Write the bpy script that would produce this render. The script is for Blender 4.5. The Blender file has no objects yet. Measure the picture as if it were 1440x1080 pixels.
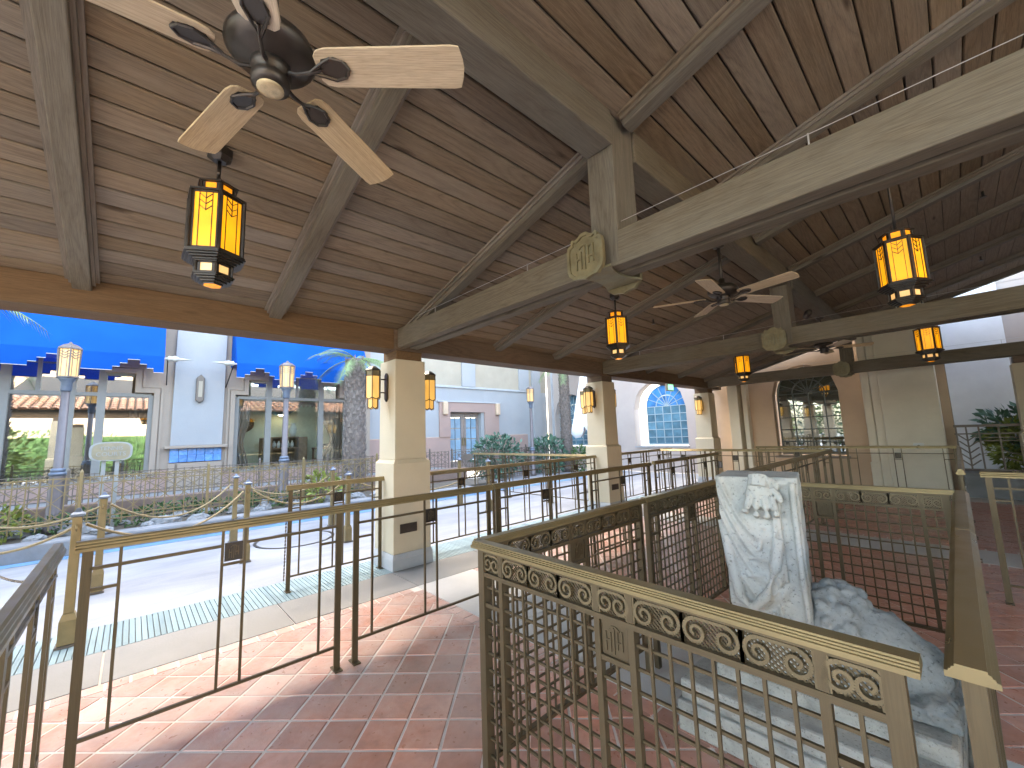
import bpy, bmesh, math, random
from mathutils import Vector, Matrix, Euler
R = math.radians
rnd = random.Random(7)
scene = bpy.context.scene
C = scene.collection

# ------------------------------------------------------------------ camera, sky, sun, exposure
cam_d = bpy.data.cameras.new('camera')
cam = bpy.data.objects.new('camera', cam_d)
C.objects.link(cam)
scene.camera = cam
cam_d.sensor_width = 36.0
cam_d.lens = 573.48 / 1440 * 36
cam_d.clip_start = 0.03
cam_d.clip_end = 500
_yaw, _pit, _rol = -0.82271006, 0.12365827, -0.03449405
_f = Vector((math.sin(_yaw) * math.cos(_pit), math.cos(_yaw) * math.cos(_pit), math.sin(_pit)))
_r0 = Vector((math.cos(_yaw), -math.sin(_yaw), 0))
_u0 = _r0.cross(_f)
_r = math.cos(_rol) * _r0 + math.sin(_rol) * _u0
_u = -math.sin(_rol) * _r0 + math.cos(_rol) * _u0
cam.matrix_world = Matrix(((_r.x, _u.x, -_f.x, 0), (_r.y, _u.y, -_f.y, 0), (_r.z, _u.z, -_f.z, 1.55), (0, 0, 0, 1)))

SUN_AZ = Vector((-0.99, 0.13, 0)).normalized()      # where the sun stands
SUN_EL = R(50)
world = bpy.data.worlds.new('World')
scene.world = world
world.use_nodes = True
wn = world.node_tree
bg = wn.nodes['Background']
sky = wn.nodes.new('ShaderNodeTexSky')
sky.sky_type = 'NISHITA'
sky.sun_disc = False
sky.sun_elevation = SUN_EL
sky.sun_rotation = math.atan2(SUN_AZ.x, SUN_AZ.y)
sky.air_density = 1.0
sky.dust_density = 3.0
sky.ozone_density = 1.0
wn.links.new(sky.outputs[0], bg.inputs[0])
bg.inputs[1].default_value = 0.15
sun_d = bpy.data.lights.new('sun', 'SUN')
sun_d.energy = 0.5
sun_d.angle = R(10)
sun_d.color = (1.0, 0.95, 0.88)
sun = bpy.data.objects.new('sun', sun_d)
C.objects.link(sun)
_d = SUN_AZ * math.cos(SUN_EL) + Vector((0, 0, math.sin(SUN_EL)))
sun.rotation_euler = _d.to_track_quat('Z', 'Y').to_euler()
scene.view_settings.view_transform = 'Standard'
scene.view_settings.look = 'None'
scene.view_settings.exposure = 4.2
scene.view_settings.gamma = 1.0
scene.view_settings.use_curve_mapping = False
scene.view_settings.use_white_balance = True
scene.view_settings.white_balance_temperature = 7700
scene.view_settings.white_balance_tint = 7
scene.cycles.max_bounces = 12
scene.cycles.diffuse_bounces = 8
scene.cycles.transparent_max_bounces = 16
scene.cycles.use_denoising = True
scene.cycles.sample_clamp_indirect = 6.0

# ------------------------------------------------------------------ materials
def mat(name):
    m = bpy.data.materials.new(name)
    m.use_nodes = True
    nt = m.node_tree
    return m, nt, nt.nodes['Principled BSDF']

def N(nt, t, **kw):
    n = nt.nodes.new(t)
    for k, v in kw.items():
        setattr(n, k, v)
    return n

def ramp(nt, stops):
    r = N(nt, 'ShaderNodeValToRGB')
    e = r.color_ramp.elements
    while len(e) < len(stops):
        e.new(0.5)
    for el, (p, c) in zip(e, stops):
        el.position = p
        el.color = (c[0], c[1], c[2], 1) if len(c) == 3 else c
    return r

def coords(nt, scale=(1, 1, 1), obj=True, rand=True):
    tc = N(nt, 'ShaderNodeTexCoord')
    if obj:
        src = tc.outputs['Object']
    else:
        g = N(nt, 'ShaderNodeNewGeometry')
        src = g.outputs['Position']
    mp = N(nt, 'ShaderNodeMapping')
    mp.inputs['Scale'].default_value = scale
    nt.links.new(src, mp.inputs['Vector'])
    if rand:
        oi = N(nt, 'ShaderNodeObjectInfo')
        mu = N(nt, 'ShaderNodeMath', operation='MULTIPLY')
        mu.inputs[1].default_value = 37.0
        nt.links.new(oi.outputs['Random'], mu.inputs[0])
        cb = N(nt, 'ShaderNodeCombineXYZ')
        for i in range(3):
            nt.links.new(mu.outputs[0], cb.inputs[i])
        nt.links.new(cb.outputs[0], mp.inputs['Location'])
    return mp.outputs[0]

def noise(nt, vec, scale, detail=4, rough=0.55, dist=0.0):
    n = N(nt, 'ShaderNodeTexNoise')
    n.inputs['Scale'].default_value = scale
    n.inputs['Detail'].default_value = detail
    n.inputs['Roughness'].default_value = rough
    n.inputs['Distortion'].default_value = dist
    nt.links.new(vec, n.inputs['Vector'])
    return n.outputs['Fac']

def mix(nt, fac, a, b, blend='MIX'):
    n = N(nt, 'ShaderNodeMix', data_type='RGBA', blend_type=blend)
    for s, v in ((n.inputs[0], fac), (n.inputs[6], a), (n.inputs[7], b)):
        if isinstance(v, (int, float)):
            s.default_value = v
        elif isinstance(v, tuple):
            s.default_value = (v[0], v[1], v[2], 1)
        else:
            nt.links.new(v, s)
    return n.outputs[2]

def bump(nt, b, h, strength=0.3, dist=0.01):
    n = N(nt, 'ShaderNodeBump')
    n.inputs['Strength'].default_value = strength
    n.inputs['Distance'].default_value = dist
    nt.links.new(h, n.inputs['Height'])
    nt.links.new(n.outputs[0], b.inputs['Normal'])

def objrand(nt):
    return N(nt, 'ShaderNodeObjectInfo').outputs['Random']

def m_wood(name, dark, light, grey, greyness=0.5, rough=0.75, var=0.35, freq=9.0):
    m, nt, b = mat(name)
    vec = coords(nt, (0.40, 4.2, 4.2))
    field = noise(nt, vec, 1.2, 2.0, 0.45, 0.35)
    mu = N(nt, 'ShaderNodeMath', operation='MULTIPLY'); mu.inputs[1].default_value = freq * 1.6
    nt.links.new(field, mu.inputs[0])
    pp = N(nt, 'ShaderNodeMath', operation='PINGPONG'); pp.inputs[1].default_value = 0.5
    nt.links.new(mu.outputs[0], pp.inputs[0])
    fine = noise(nt, coords(nt, (3.0, 110, 110)), 2.0, 5, 0.65)
    pore = noise(nt, coords(nt, (9.0, 260, 260)), 2.0, 2, 0.5)
    blotch = noise(nt, coords(nt, (0.7, 2.0, 2.0)), 1.4, 4, 0.6)
    md = [0.45 * d + 0.55 * l for d, l in zip(dark, light)]
    r1 = ramp(nt, [(0.0, md), (0.10, [0.25 * d + 0.75 * l for d, l in zip(dark, light)]), (0.5, light)])
    nt.links.new(pp.outputs[0], r1.inputs[0])
    rf = ramp(nt, [(0.32, (0.46, 0.44, 0.42)), (0.60, (1, 1, 1))])
    nt.links.new(fine, rf.inputs[0])
    rp = ramp(nt, [(0.36, (0.55, 0.52, 0.50)), (0.50, (1, 1, 1))])
    nt.links.new(pore, rp.inputs[0])
    c = mix(nt, 0.48, r1.outputs[0], rf.outputs[0], 'MULTIPLY')
    c = mix(nt, 0.45, c, rp.outputs[0], 'MULTIPLY')
    rg = ramp(nt, [(0.36, (0, 0, 0)), (0.74, (greyness,) * 3)])
    nt.links.new(blotch, rg.inputs[0])
    gcol = mix(nt, 1.0, mix(nt, 0.5, (1.0, 1.0, 1.0), rf.outputs[0], 'MULTIPLY'), grey, 'MULTIPLY')
    c = mix(nt, rg.outputs[0], c, gcol)
    # knots, sparse
    kv = N(nt, 'ShaderNodeTexVoronoi'); kv.inputs['Scale'].default_value = 1.0
    nt.links.new(coords(nt, (0.75, 3.4, 3.4)), kv.inputs['Vector'])
    rk = ramp(nt, [(0.03, (0.25, 0.2, 0.17)), (0.085, (1, 1, 1))])
    nt.links.new(kv.outputs['Distance'], rk.inputs[0])
    c = mix(nt, 0.8, c, rk.outputs[0], 'MULTIPLY')
    hv = N(nt, 'ShaderNodeHueSaturation')
    rnd_ = objrand(nt)
    mr = N(nt, 'ShaderNodeMapRange')
    mr.inputs[3].default_value = 1 - var; mr.inputs[4].default_value = 1 + var
    nt.links.new(rnd_, mr.inputs[0])
    nt.links.new(mr.outputs[0], hv.inputs['Value'])
    m7 = N(nt, 'ShaderNodeMath', operation='MULTIPLY'); m7.inputs[1].default_value = 7.13; nt.links.new(rnd_, m7.inputs[0])
    fr = N(nt, 'ShaderNodeMath', operation='FRACT'); nt.links.new(m7.outputs[0], fr.inputs[0])
    ms = N(nt, 'ShaderNodeMapRange'); ms.inputs[3].default_value = 0.78; ms.inputs[4].default_value = 1.25
    nt.links.new(fr.outputs[0], ms.inputs[0]); nt.links.new(ms.outputs[0], hv.inputs['Saturation'])
    nt.links.new(c, hv.inputs['Color'])
    nt.links.new(hv.outputs[0], b.inputs['Base Color'])
    b.inputs['Roughness'].default_value = rough
    b.inputs['Specular IOR Level'].default_value = 0.12
    ad = N(nt, 'ShaderNodeMath', operation='MULTIPLY_ADD'); ad.inputs[1].default_value = 0.3
    nt.links.new(pp.outputs[0], ad.inputs[0]); nt.links.new(fine, ad.inputs[2])
    bump(nt, b, ad.outputs[0], 0.5, 0.003)
    return m

def m_plain(name, col, rough=0.6, metal=0.0, var=0.15, scale=6.0, bumpy=0.15, bscale=60.0, spec=0.5, rvar=0.0, dirt=None, dirtamt=0.4, world=False):
    m, nt, b = mat(name)
    vec = coords(nt, obj=not world, rand=not world)
    n = noise(nt, vec, scale, 5, 0.6)
    lo = tuple(c * (1 - var) for c in col); hi = tuple(min(1, c * (1 + var)) for c in col)
    r = ramp(nt, [(0.3, lo), (0.7, hi)])
    nt.links.new(n, r.inputs[0])
    c = r.outputs[0]
    if dirt:
        d = noise(nt, vec, scale * 0.35, 6, 0.7)
        rd = ramp(nt, [(0.48, (0, 0, 0)), (0.72, (dirtamt,) * 3)])
        nt.links.new(d, rd.inputs[0])
        c = mix(nt, rd.outputs[0], c, dirt)
    if rvar:
        hv = N(nt, 'ShaderNodeHueSaturation')
        mr = N(nt, 'ShaderNodeMapRange'); mr.inputs[3].default_value = 1 - rvar; mr.inputs[4].default_value = 1 + rvar
        nt.links.new(objrand(nt), mr.inputs[0]); nt.links.new(mr.outputs[0], hv.inputs['Value'])
        nt.links.new(c, hv.inputs['Color']); c = hv.outputs[0]
    nt.links.new(c, b.inputs['Base Color'])
    b.inputs['Metallic'].default_value = metal
    b.inputs['Specular IOR Level'].default_value = spec
    rr = ramp(nt, [(0.3, (max(0, rough - 0.1),) * 3), (0.7, (min(1, rough + 0.1),) * 3)])
    nt.links.new(n, rr.inputs[0])
    nt.links.new(rr.outputs[0], b.inputs['Roughness'])
    if bumpy:
        bump(nt, b, noise(nt, vec, bscale, 4, 0.6), bumpy, 0.01)
    return m

def m_emit(name, col, strength, base=None, var=0.45, scale=7):
    m, nt, b = mat(name)
    n = noise(nt, coords(nt), scale, 4, 0.6)
    r = ramp(nt, [(0.3, tuple(c * (1 - var) for c in col)), (0.65, col)])
    nt.links.new(n, r.inputs[0])
    b.inputs['Base Color'].default_value = (*(base or col), 1)
    nt.links.new(r.outputs[0], b.inputs['Emission Color'])
    b.inputs['Emission Strength'].default_value = strength
    b.inputs['Roughness'].default_value = 0.25
    return m

def m_glass(name, tint=(0.9, 0.95, 0.95), refl=0.45, rough=0.02, reflcol=(0.9, 0.95, 1)):
    m, nt, b = mat(name)
    out = nt.nodes['Material Output']
    t = N(nt, 'ShaderNodeBsdfTransparent'); t.inputs[0].default_value = (*tint, 1)
    g = N(nt, 'ShaderNodeBsdfGlossy'); g.inputs['Roughness'].default_value = rough
    g.inputs['Color'].default_value = (*reflcol, 1)
    fr = N(nt, 'ShaderNodeFresnel'); fr.inputs[0].default_value = 1.5
    ad = N(nt, 'ShaderNodeMath', operation='ADD', use_clamp=True); ad.inputs[1].default_value = refl
    nt.links.new(fr.outputs[0], ad.inputs[0])
    mx = N(nt, 'ShaderNodeMixShader')
    nt.links.new(ad.outputs[0], mx.inputs[0])
    nt.links.new(t.outputs[0], mx.inputs[1]); nt.links.new(g.outputs[0], mx.inputs[2])
    nt.links.new(mx.outputs[0], out.inputs[0])
    return m

M = {}
M['plank'] = m_wood('plank_wood', (0.080, 0.056, 0.038), (0.205, 0.152, 0.106), (0.205, 0.175, 0.140), 0.5, 0.70, 0.17, 8)
M['beam'] = m_wood('beam_wood', (0.066, 0.054, 0.040), (0.155, 0.130, 0.098), (0.175, 0.160, 0.135), 0.8, 0.66, 0.10, 9)
M['eave'] = m_wood('eave_wood', (0.080, 0.050, 0.032), (0.170, 0.112, 0.072), (0.19, 0.145, 0.105), 0.4, 0.65, 0.06, 7)
M['trimwood'] = m_wood('trim_wood', (0.080, 0.062, 0.046), (0.18, 0.145, 0.11), (0.25, 0.22, 0.19), 0.7, 0.7, 0.15, 7)
M['blade'] = m_wood('fan_blade_wood', (0.42, 0.30, 0.18), (0.58, 0.45, 0.30), (0.54, 0.45, 0.33), 0.6, 0.45, 0.05, 5)
M['bronze'] = m_plain('bronze_metal', (0.115, 0.085, 0.048), 0.42, 0.5, 0.14, 9, 0.0, 140)
M['bronze_lit'] = m_plain('lit_bronze_metal', (0.255, 0.195, 0.100), 0.36, 0.55, 0.08, 5, 0.0, 140)  # lighter copy of the bronze, light on the handrail tops painted in
M['scroll'] = m_plain('scroll_bronze', (0.165, 0.125, 0.07), 0.42, 0.45, 0.12, 9, 0.0, 140)
M['goldiron'] = m_plain('gold_painted_iron', (0.22, 0.165, 0.08), 0.45, 0.35, 0.15, 9, 0.05, 120)
M['greyiron'] = m_plain('grey_painted_iron', (0.15, 0.122, 0.10), 0.55, 0.3, 0.15, 9, 0.05, 120)
M['black'] = m_plain('dark_bronze_metal', (0.055, 0.046, 0.040), 0.38, 0.6, 0.25, 8, 0.05, 90)
M['lampgrey'] = m_plain('lamp_post_paint', (0.13, 0.112, 0.11), 0.45, 0.4, 0.12, 7, 0.04, 90)
M['lampblue'] = m_plain('lamp_collar_paint', (0.13, 0.16, 0.21), 0.45, 0.4, 0.12, 7, 0.04, 90)
M['emblem'] = m_plain('shield_bronze', (0.19, 0.155, 0.085), 0.55, 0.35, 0.25, 14, 0.1, 120, dirt=(0.22, 0.25, 0.19), dirtamt=0.5)
M['amber'] = m_emit('amber_glass', (1.0, 0.37, 0.008), 0.072, (0.8, 0.4, 0.05))
M['amber_deep'] = m_emit('deep_amber_glass', (1.0, 0.33, 0.01), 0.055, (0.8, 0.3, 0.04))
M['amber_pale'] = m_emit('pale_amber_glass', (1.0, 0.55, 0.18), 0.05, (0.8, 0.6, 0.35))
M['opal'] = m_emit('opal_glass', (1.0, 0.52, 0.10), 0.050, (0.42, 0.33, 0.17))
M['bulb'] = m_emit('lit_bulb_glass', (1.0, 0.86, 0.62), 1.6)
M['green_lit'] = m_emit('green_lit_panel', (0.25, 1.0, 0.6), 0.14)
M['terracotta'] = None
M['concrete'] = m_plain('concrete', (0.215, 0.21, 0.20), 0.75, 0, 0.12, 2.5, 0.2, 55, dirt=(0.21, 0.205, 0.19), dirtamt=0.5)
M['drain'] = m_plain('drain_grate', (0.19, 0.265, 0.28), 0.5, 0, 0.12, 3.0, 0.1, 70, rvar=0.12)  # cyan tint of the reflected sky put into the slat colour
M['grout'] = m_plain('tile_grout', (0.62, 0.56, 0.51), 0.85, 0, 0.12, 5.0, 0.2, 80)
M['kerb'] = m_plain('kerb_stone', (0.20, 0.205, 0.21), 0.8, 0, 0.25, 2.6, 0.5, 16, dirt=(0.20, 0.21, 0.24), dirtamt=0.6)
M['kerbtile'] = m_plain('blue_kerb_tile', (0.10, 0.23, 0.38), 0.35, 0, 0.15, 4, 0.05, 60, rvar=0.18)
M['rock'] = m_plain('pale_rock', (0.22, 0.225, 0.225), 0.85, 0, 0.35, 3.5, 0.6, 14)
M['soil'] = m_plain('soil', (0.10, 0.085, 0.065), 0.95, 0, 0.5, 6, 0.8, 30)
M['cream'] = m_plain('cream_stucco', (0.48, 0.415, 0.305), 0.8, 0, 0.05, 2.2, 0.22, 45, dirt=(0.40, 0.33, 0.235), dirtamt=0.45)
M['plinth'] = m_plain('plinth_stone', (0.36, 0.37, 0.38), 0.75, 0, 0.1, 3, 0.25, 45)
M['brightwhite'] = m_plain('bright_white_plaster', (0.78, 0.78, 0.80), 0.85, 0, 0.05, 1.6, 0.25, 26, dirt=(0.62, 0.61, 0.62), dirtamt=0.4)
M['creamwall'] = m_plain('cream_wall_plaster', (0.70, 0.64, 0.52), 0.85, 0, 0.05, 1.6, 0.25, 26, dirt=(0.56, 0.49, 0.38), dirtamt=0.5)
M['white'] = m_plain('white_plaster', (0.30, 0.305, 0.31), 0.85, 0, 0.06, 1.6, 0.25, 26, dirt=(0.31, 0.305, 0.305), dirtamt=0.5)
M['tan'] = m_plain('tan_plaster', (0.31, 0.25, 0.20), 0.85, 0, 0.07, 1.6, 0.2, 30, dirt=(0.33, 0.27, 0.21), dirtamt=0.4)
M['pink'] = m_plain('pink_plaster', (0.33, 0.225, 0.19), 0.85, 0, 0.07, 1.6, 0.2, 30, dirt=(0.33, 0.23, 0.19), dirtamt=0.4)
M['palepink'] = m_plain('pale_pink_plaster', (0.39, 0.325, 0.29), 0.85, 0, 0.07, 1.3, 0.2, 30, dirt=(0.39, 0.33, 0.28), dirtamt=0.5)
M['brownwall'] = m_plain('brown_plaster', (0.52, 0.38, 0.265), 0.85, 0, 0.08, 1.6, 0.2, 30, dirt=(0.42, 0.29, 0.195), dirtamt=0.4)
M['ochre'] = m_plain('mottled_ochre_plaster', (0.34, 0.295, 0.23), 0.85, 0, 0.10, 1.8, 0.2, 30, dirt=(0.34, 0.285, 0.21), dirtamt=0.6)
M['bluetile'] = m_plain('blue_glazed_tile', (0.08, 0.24, 0.55), 0.25, 0, 0.2, 8, 0.05, 60, rvar=0.2)
M['winframe'] = m_plain('window_frame_paint', (0.20, 0.195, 0.18), 0.55, 0, 0.08, 6, 0.03, 60)
M['darkframe'] = m_plain('dark_muntin_paint', (0.075, 0.085, 0.08), 0.5, 0.1, 0.1, 6, 0.03, 60)
M['bluemuntin'] = m_plain('blue_grey_muntin_paint', (0.30, 0.38, 0.41), 0.5, 0, 0.1, 6, 0.03, 60)
M['doorwood'] = m_plain('door_paint', (0.22, 0.18, 0.16), 0.6, 0, 0.15, 6, 0.1, 60)
M['glass'] = m_glass('shop_glass', (0.86, 0.92, 0.90), 0.38)
M['glass_clear'] = m_glass('clear_shop_glass', (0.93, 0.97, 0.95), 0.10)
M['glass_dark'] = m_glass('dark_window_glass', (0.35, 0.42, 0.40), 0.34)
M['glass_blue'] = m_plain('blue_window_glass', (0.085, 0.19, 0.25), 0.10, 0, 0.35, 3.0, 0.12, 18, spec=0.8, rvar=0.22)
M['glass_sky'] = m_plain('painted_sky_glass', (0.05, 0.21, 0.46), 0.08, 0, 0.35, 3.0, 0.1, 18, spec=0.8, rvar=0.25)  # blue of the mirrored sky painted into the upper panes
M['glass_door'] = m_plain('door_window_glass', (0.22, 0.34, 0.44), 0.08, 0, 0.15, 3.0, 0.0, 18, spec=0.8, rvar=0.12)
M['curtain'] = m_plain('curtain_cloth', (0.30, 0.24, 0.21), 0.9, 0, 0.1, 5, 0.1, 80)
M['interior'] = m_plain('interior_green_wall', (0.72, 0.78, 0.66), 0.85, 0, 0.05, 2, 0.05, 30)
M['interior_dark'] = m_plain('interior_dark_wall', (0.10, 0.085, 0.07), 0.85, 0, 0.2, 2, 0.05, 30)
M['cabinet'] = m_plain('cabinet_wood', (0.24, 0.15, 0.09), 0.5, 0, 0.2, 8, 0.1, 60)
M['white_item'] = m_plain('white_glazed_ware', (0.75, 0.76, 0.76), 0.3, 0, 0.05, 5, 0.0)
M['umbrella'] = m_plain('white_canvas', (0.62, 0.67, 0.72), 0.9, 0, 0.05, 3, 0.1, 80)
M['awning_pole'] = m_plain('bracket_white_metal', (0.42, 0.41, 0.38), 0.5, 0.1, 0.15, 20, 0.1, 90)
def m_stone(name, col, dark, stain, crack=1.0, sc=1.0):
    m, nt, b = mat(name)
    vec = coords(nt, (sc, sc, sc))
    n1 = noise(nt, vec, 5.0, 7, 0.68)
    r1 = ramp(nt, [(0.33, dark), (0.52, col), (0.75, tuple(min(1, c * 1.12) for c in col))]); nt.links.new(n1, r1.inputs[0])
    n2 = noise(nt, vec, 1.8, 6, 0.7, 0.6)
    r2 = ramp(nt, [(0.50, (0, 0, 0)), (0.68, (0.75,) * 3)]); nt.links.new(n2, r2.inputs[0])
    c = mix(nt, r2.outputs[0], r1.outputs[0], stain)
    pit = noise(nt, vec, 70, 3, 0.6)
    r3 = ramp(nt, [(0.30, (0.45,) * 3), (0.42, (1,) * 3)]); nt.links.new(pit, r3.inputs[0])
    c = mix(nt, 0.8, c, r3.outputs[0], 'MULTIPLY')
    wv = N(nt, 'ShaderNodeVectorMath', operation='ADD')
    nz = N(nt, 'ShaderNodeTexNoise'); nz.inputs['Scale'].default_value = 6; nt.links.new(vec, nz.inputs['Vector'])
    nt.links.new(vec, wv.inputs[0]); nt.links.new(nz.outputs['Color'], wv.inputs[1])
    vo = N(nt, 'ShaderNodeTexVoronoi', feature='DISTANCE_TO_EDGE'); vo.inputs['Scale'].default_value = 2.6; nt.links.new(wv.outputs[0], vo.inputs['Vector'])
    r4 = ramp(nt, [(0.004, (0.42,) * 3), (0.016, (1,) * 3)]); nt.links.new(vo.outputs['Distance'], r4.inputs[0])
    c = mix(nt, crack, c, r4.outputs[0], 'MULTIPLY')
    nt.links.new(c, b.inputs['Base Color'])
    b.inputs['Roughness'].default_value = 0.85
    ad = N(nt, 'ShaderNodeMath', operation='MULTIPLY_ADD'); ad.inputs[1].default_value = 1.5
    nt.links.new(n1, ad.inputs[0]); nt.links.new(r3.outputs[0], ad.inputs[2])
    bump(nt, b, ad.outputs[0], 0.45, 0.006)
    return m
M['statue'] = m_stone('white_stone', (0.44, 0.445, 0.42), (0.31, 0.32, 0.305), (0.39, 0.40, 0.38), 0.12)
M['lionstone'] = m_stone('blue_grey_stone', (0.29, 0.31, 0.31), (0.15, 0.17, 0.175), (0.33, 0.35, 0.35), 0.08)
M['base'] = m_stone('weathered_base_stone', (0.40, 0.40, 0.37), (0.24, 0.245, 0.23), (0.20, 0.205, 0.19), 0.15, 1.3)
M['gap'] = m_plain('dark_gap_wood', (0.03, 0.024, 0.018), 0.9)
M['terrace'] = m_plain('terrace_wall_plaster', (0.19, 0.135, 0.11), 0.9, 0, 0.15, 2, 0.3, 30)
M['band'] = m_plain('pale_floor_slab', (0.48, 0.47, 0.45), 0.55, 0, 0.1, 2.5, 0.15, 55, dirt=(0.38, 0.37, 0.345), dirtamt=0.4)
M['rope'] = m_plain('gold_rope', (0.24, 0.18, 0.09), 0.7, 0, 0.25, 30, 0.3, 200)
M['wire'] = m_plain('steel_wire', (0.45, 0.43, 0.42), 0.4, 0.7, 0.1, 8, 0.0)
M['bark'] = m_plain('palm_bark', (0.13, 0.105, 0.09), 0.95, 0, 0.45, 14, 0.6, 30)
M['barkbrush'] = m_plain('palm_leaf_base', (0.20, 0.165, 0.145), 0.95, 0, 0.3, 14, 0.3, 50, rvar=0.2)
M['leaf'] = m_plain('green_leaf', (0.055, 0.115, 0.035), 0.5, 0, 0.5, 3.0, 0.0, spec=0.4)
M['leaf_yellow'] = m_plain('yellow_green_leaf', (0.20, 0.24, 0.05), 0.5, 0, 0.5, 5.0, 0.0, spec=0.4)
M['leaf_blue'] = m_plain('blue_green_leaf', (0.06, 0.13, 0.085), 0.5, 0, 0.5, 3.0, 0.0, spec=0.4)
M['frond'] = m_plain('palm_frond', (0.16, 0.24, 0.10), 0.5, 0, 0.4, 4.0, 0.0, spec=0.4)
M['signface'] = m_plain('sign_gold_face', (0.25, 0.215, 0.14), 0.6, 0.1, 0.12, 9, 0.1, 70)
M['signrim'] = m_plain('sign_grey_rim', (0.27, 0.285, 0.275), 0.6, 0.1, 0.1, 9, 0.1, 70)
M['rooftile'] = m_plain('clay_roof_tile', (0.42, 0.22, 0.13), 0.8, 0, 0.3, 3, 0.2, 30, rvar=0.15)
M['whitebox'] = m_plain('white_plastic', (0.70, 0.70, 0.68), 0.4, 0, 0.04, 5, 0.0)
M['medal'] = m_plain('fan_medallion', (0.50, 0.40, 0.25), 0.4, 0.5, 0.25, 40, 0.3, 120)

def m_awning():
    m, nt, b = mat('blue_awning_canvas')
    vec = coords(nt, (1, 1, 1), rand=False)
    n = noise(nt, vec, 1.2, 3, 0.5)
    r = ramp(nt, [(0.3, (0.000, 0.115, 0.50)), (0.7, (0.001, 0.145, 0.58))])
    nt.links.new(n, r.inputs[0]); nt.links.new(r.outputs[0], b.inputs['Base Color'])
    b.inputs['Roughness'].default_value = 0.8
    b.inputs['Specular IOR Level'].default_value = 0.1
    t = N(nt, 'ShaderNodeBsdfTranslucent'); t.inputs[0].default_value = (0.0, 0.18, 0.62, 1)
    mx = N(nt, 'ShaderNodeMixShader'); mx.inputs[0].default_value = 0.5
    out = nt.nodes['Material Output']
    nt.links.new(b.outputs[0], mx.inputs[1]); nt.links.new(t.outputs[0], mx.inputs[2]); nt.links.new(mx.outputs[0], out.inputs[0])
    return m
M['awning'] = m_awning()

def m_tile():
    m, nt, b = mat('terracotta_tile')
    vec = coords(nt)
    n = noise(nt, vec, 9, 5, 0.6)
    r = ramp(nt, [(0.25, (0.36, 0.140, 0.085)), (0.5, (0.52, 0.215, 0.140)), (0.78, (0.58, 0.30, 0.22))])
    nt.links.new(n, r.inputs[0])
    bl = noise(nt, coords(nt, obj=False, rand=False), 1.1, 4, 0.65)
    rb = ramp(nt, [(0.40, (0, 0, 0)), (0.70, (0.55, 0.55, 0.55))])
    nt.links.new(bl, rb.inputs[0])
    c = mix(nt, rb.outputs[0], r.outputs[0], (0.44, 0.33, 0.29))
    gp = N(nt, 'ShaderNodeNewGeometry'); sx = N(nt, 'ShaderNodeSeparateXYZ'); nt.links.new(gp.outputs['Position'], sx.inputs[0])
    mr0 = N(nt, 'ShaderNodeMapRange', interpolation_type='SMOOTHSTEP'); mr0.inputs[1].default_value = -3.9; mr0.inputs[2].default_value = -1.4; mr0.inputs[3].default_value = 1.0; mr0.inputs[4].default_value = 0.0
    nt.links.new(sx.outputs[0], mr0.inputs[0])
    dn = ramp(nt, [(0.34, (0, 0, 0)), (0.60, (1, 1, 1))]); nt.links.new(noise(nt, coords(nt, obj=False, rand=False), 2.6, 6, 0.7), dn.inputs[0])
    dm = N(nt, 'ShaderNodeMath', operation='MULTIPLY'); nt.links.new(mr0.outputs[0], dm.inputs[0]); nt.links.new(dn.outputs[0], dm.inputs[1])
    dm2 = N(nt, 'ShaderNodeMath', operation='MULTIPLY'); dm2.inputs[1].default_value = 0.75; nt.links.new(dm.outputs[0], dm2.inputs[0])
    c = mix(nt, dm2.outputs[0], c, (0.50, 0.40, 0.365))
    hv = N(nt, 'ShaderNodeHueSaturation')
    mr = N(nt, 'ShaderNodeMapRange'); mr.inputs[3].default_value = 0.8; mr.inputs[4].default_value = 1.18
    nt.links.new(objrand(nt), mr.inputs[0]); nt.links.new(mr.outputs[0], hv.inputs['Value'])
    nt.links.new(c, hv.inputs['Color']); nt.links.new(hv.outputs[0], b.inputs['Base Color'])
    sc = noise(nt, vec, 30, 3, 0.5)
    b.inputs['Specular IOR Level'].default_value = 0.7
    rr = ramp(nt, [(0.3, (0.26,) * 3), (0.7, (0.46,) * 3)])
    nt.links.new(sc, rr.inputs[0]); nt.links.new(rr.outputs[0], b.inputs['Roughness'])
    bump(nt, b, noise(nt, vec, 26, 4, 0.6), 0.22, 0.006)
    return m
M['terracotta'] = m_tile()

def m_plaza():
    m, nt, b = mat('plaza_concrete')
    v1 = coords(nt, (0.5, 0.16, 1), obj=False, rand=False)
    n1 = noise(nt, v1, 3.2, 6, 0.65, 0.6)
    v2 = coords(nt, (1, 1, 1), obj=False, rand=False)
    n2 = noise(nt, v2, 0.5, 5, 0.6)
    r1 = ramp(nt, [(0.32, (0.20, 0.21, 0.225)), (0.62, (0.30, 0.31, 0.325))])
    nt.links.new(n1, r1.inputs[0])
    r2 = ramp(nt, [(0.4, (0.84, 0.84, 0.86)), (0.65, (1, 1, 1))])
    nt.links.new(n2, r2.inputs[0])
    c = mix(nt, 1.0, r1.outputs[0], r2.outputs[0], 'MULTIPLY')
    nt.links.new(c, b.inputs['Base Color'])
    b.inputs['Roughness'].default_value = 0.6
    bump(nt, b, noise(nt, v2, 40, 4, 0.6), 0.2, 0.01)
    return m
M['plaza'] = m_plaza()

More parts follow.
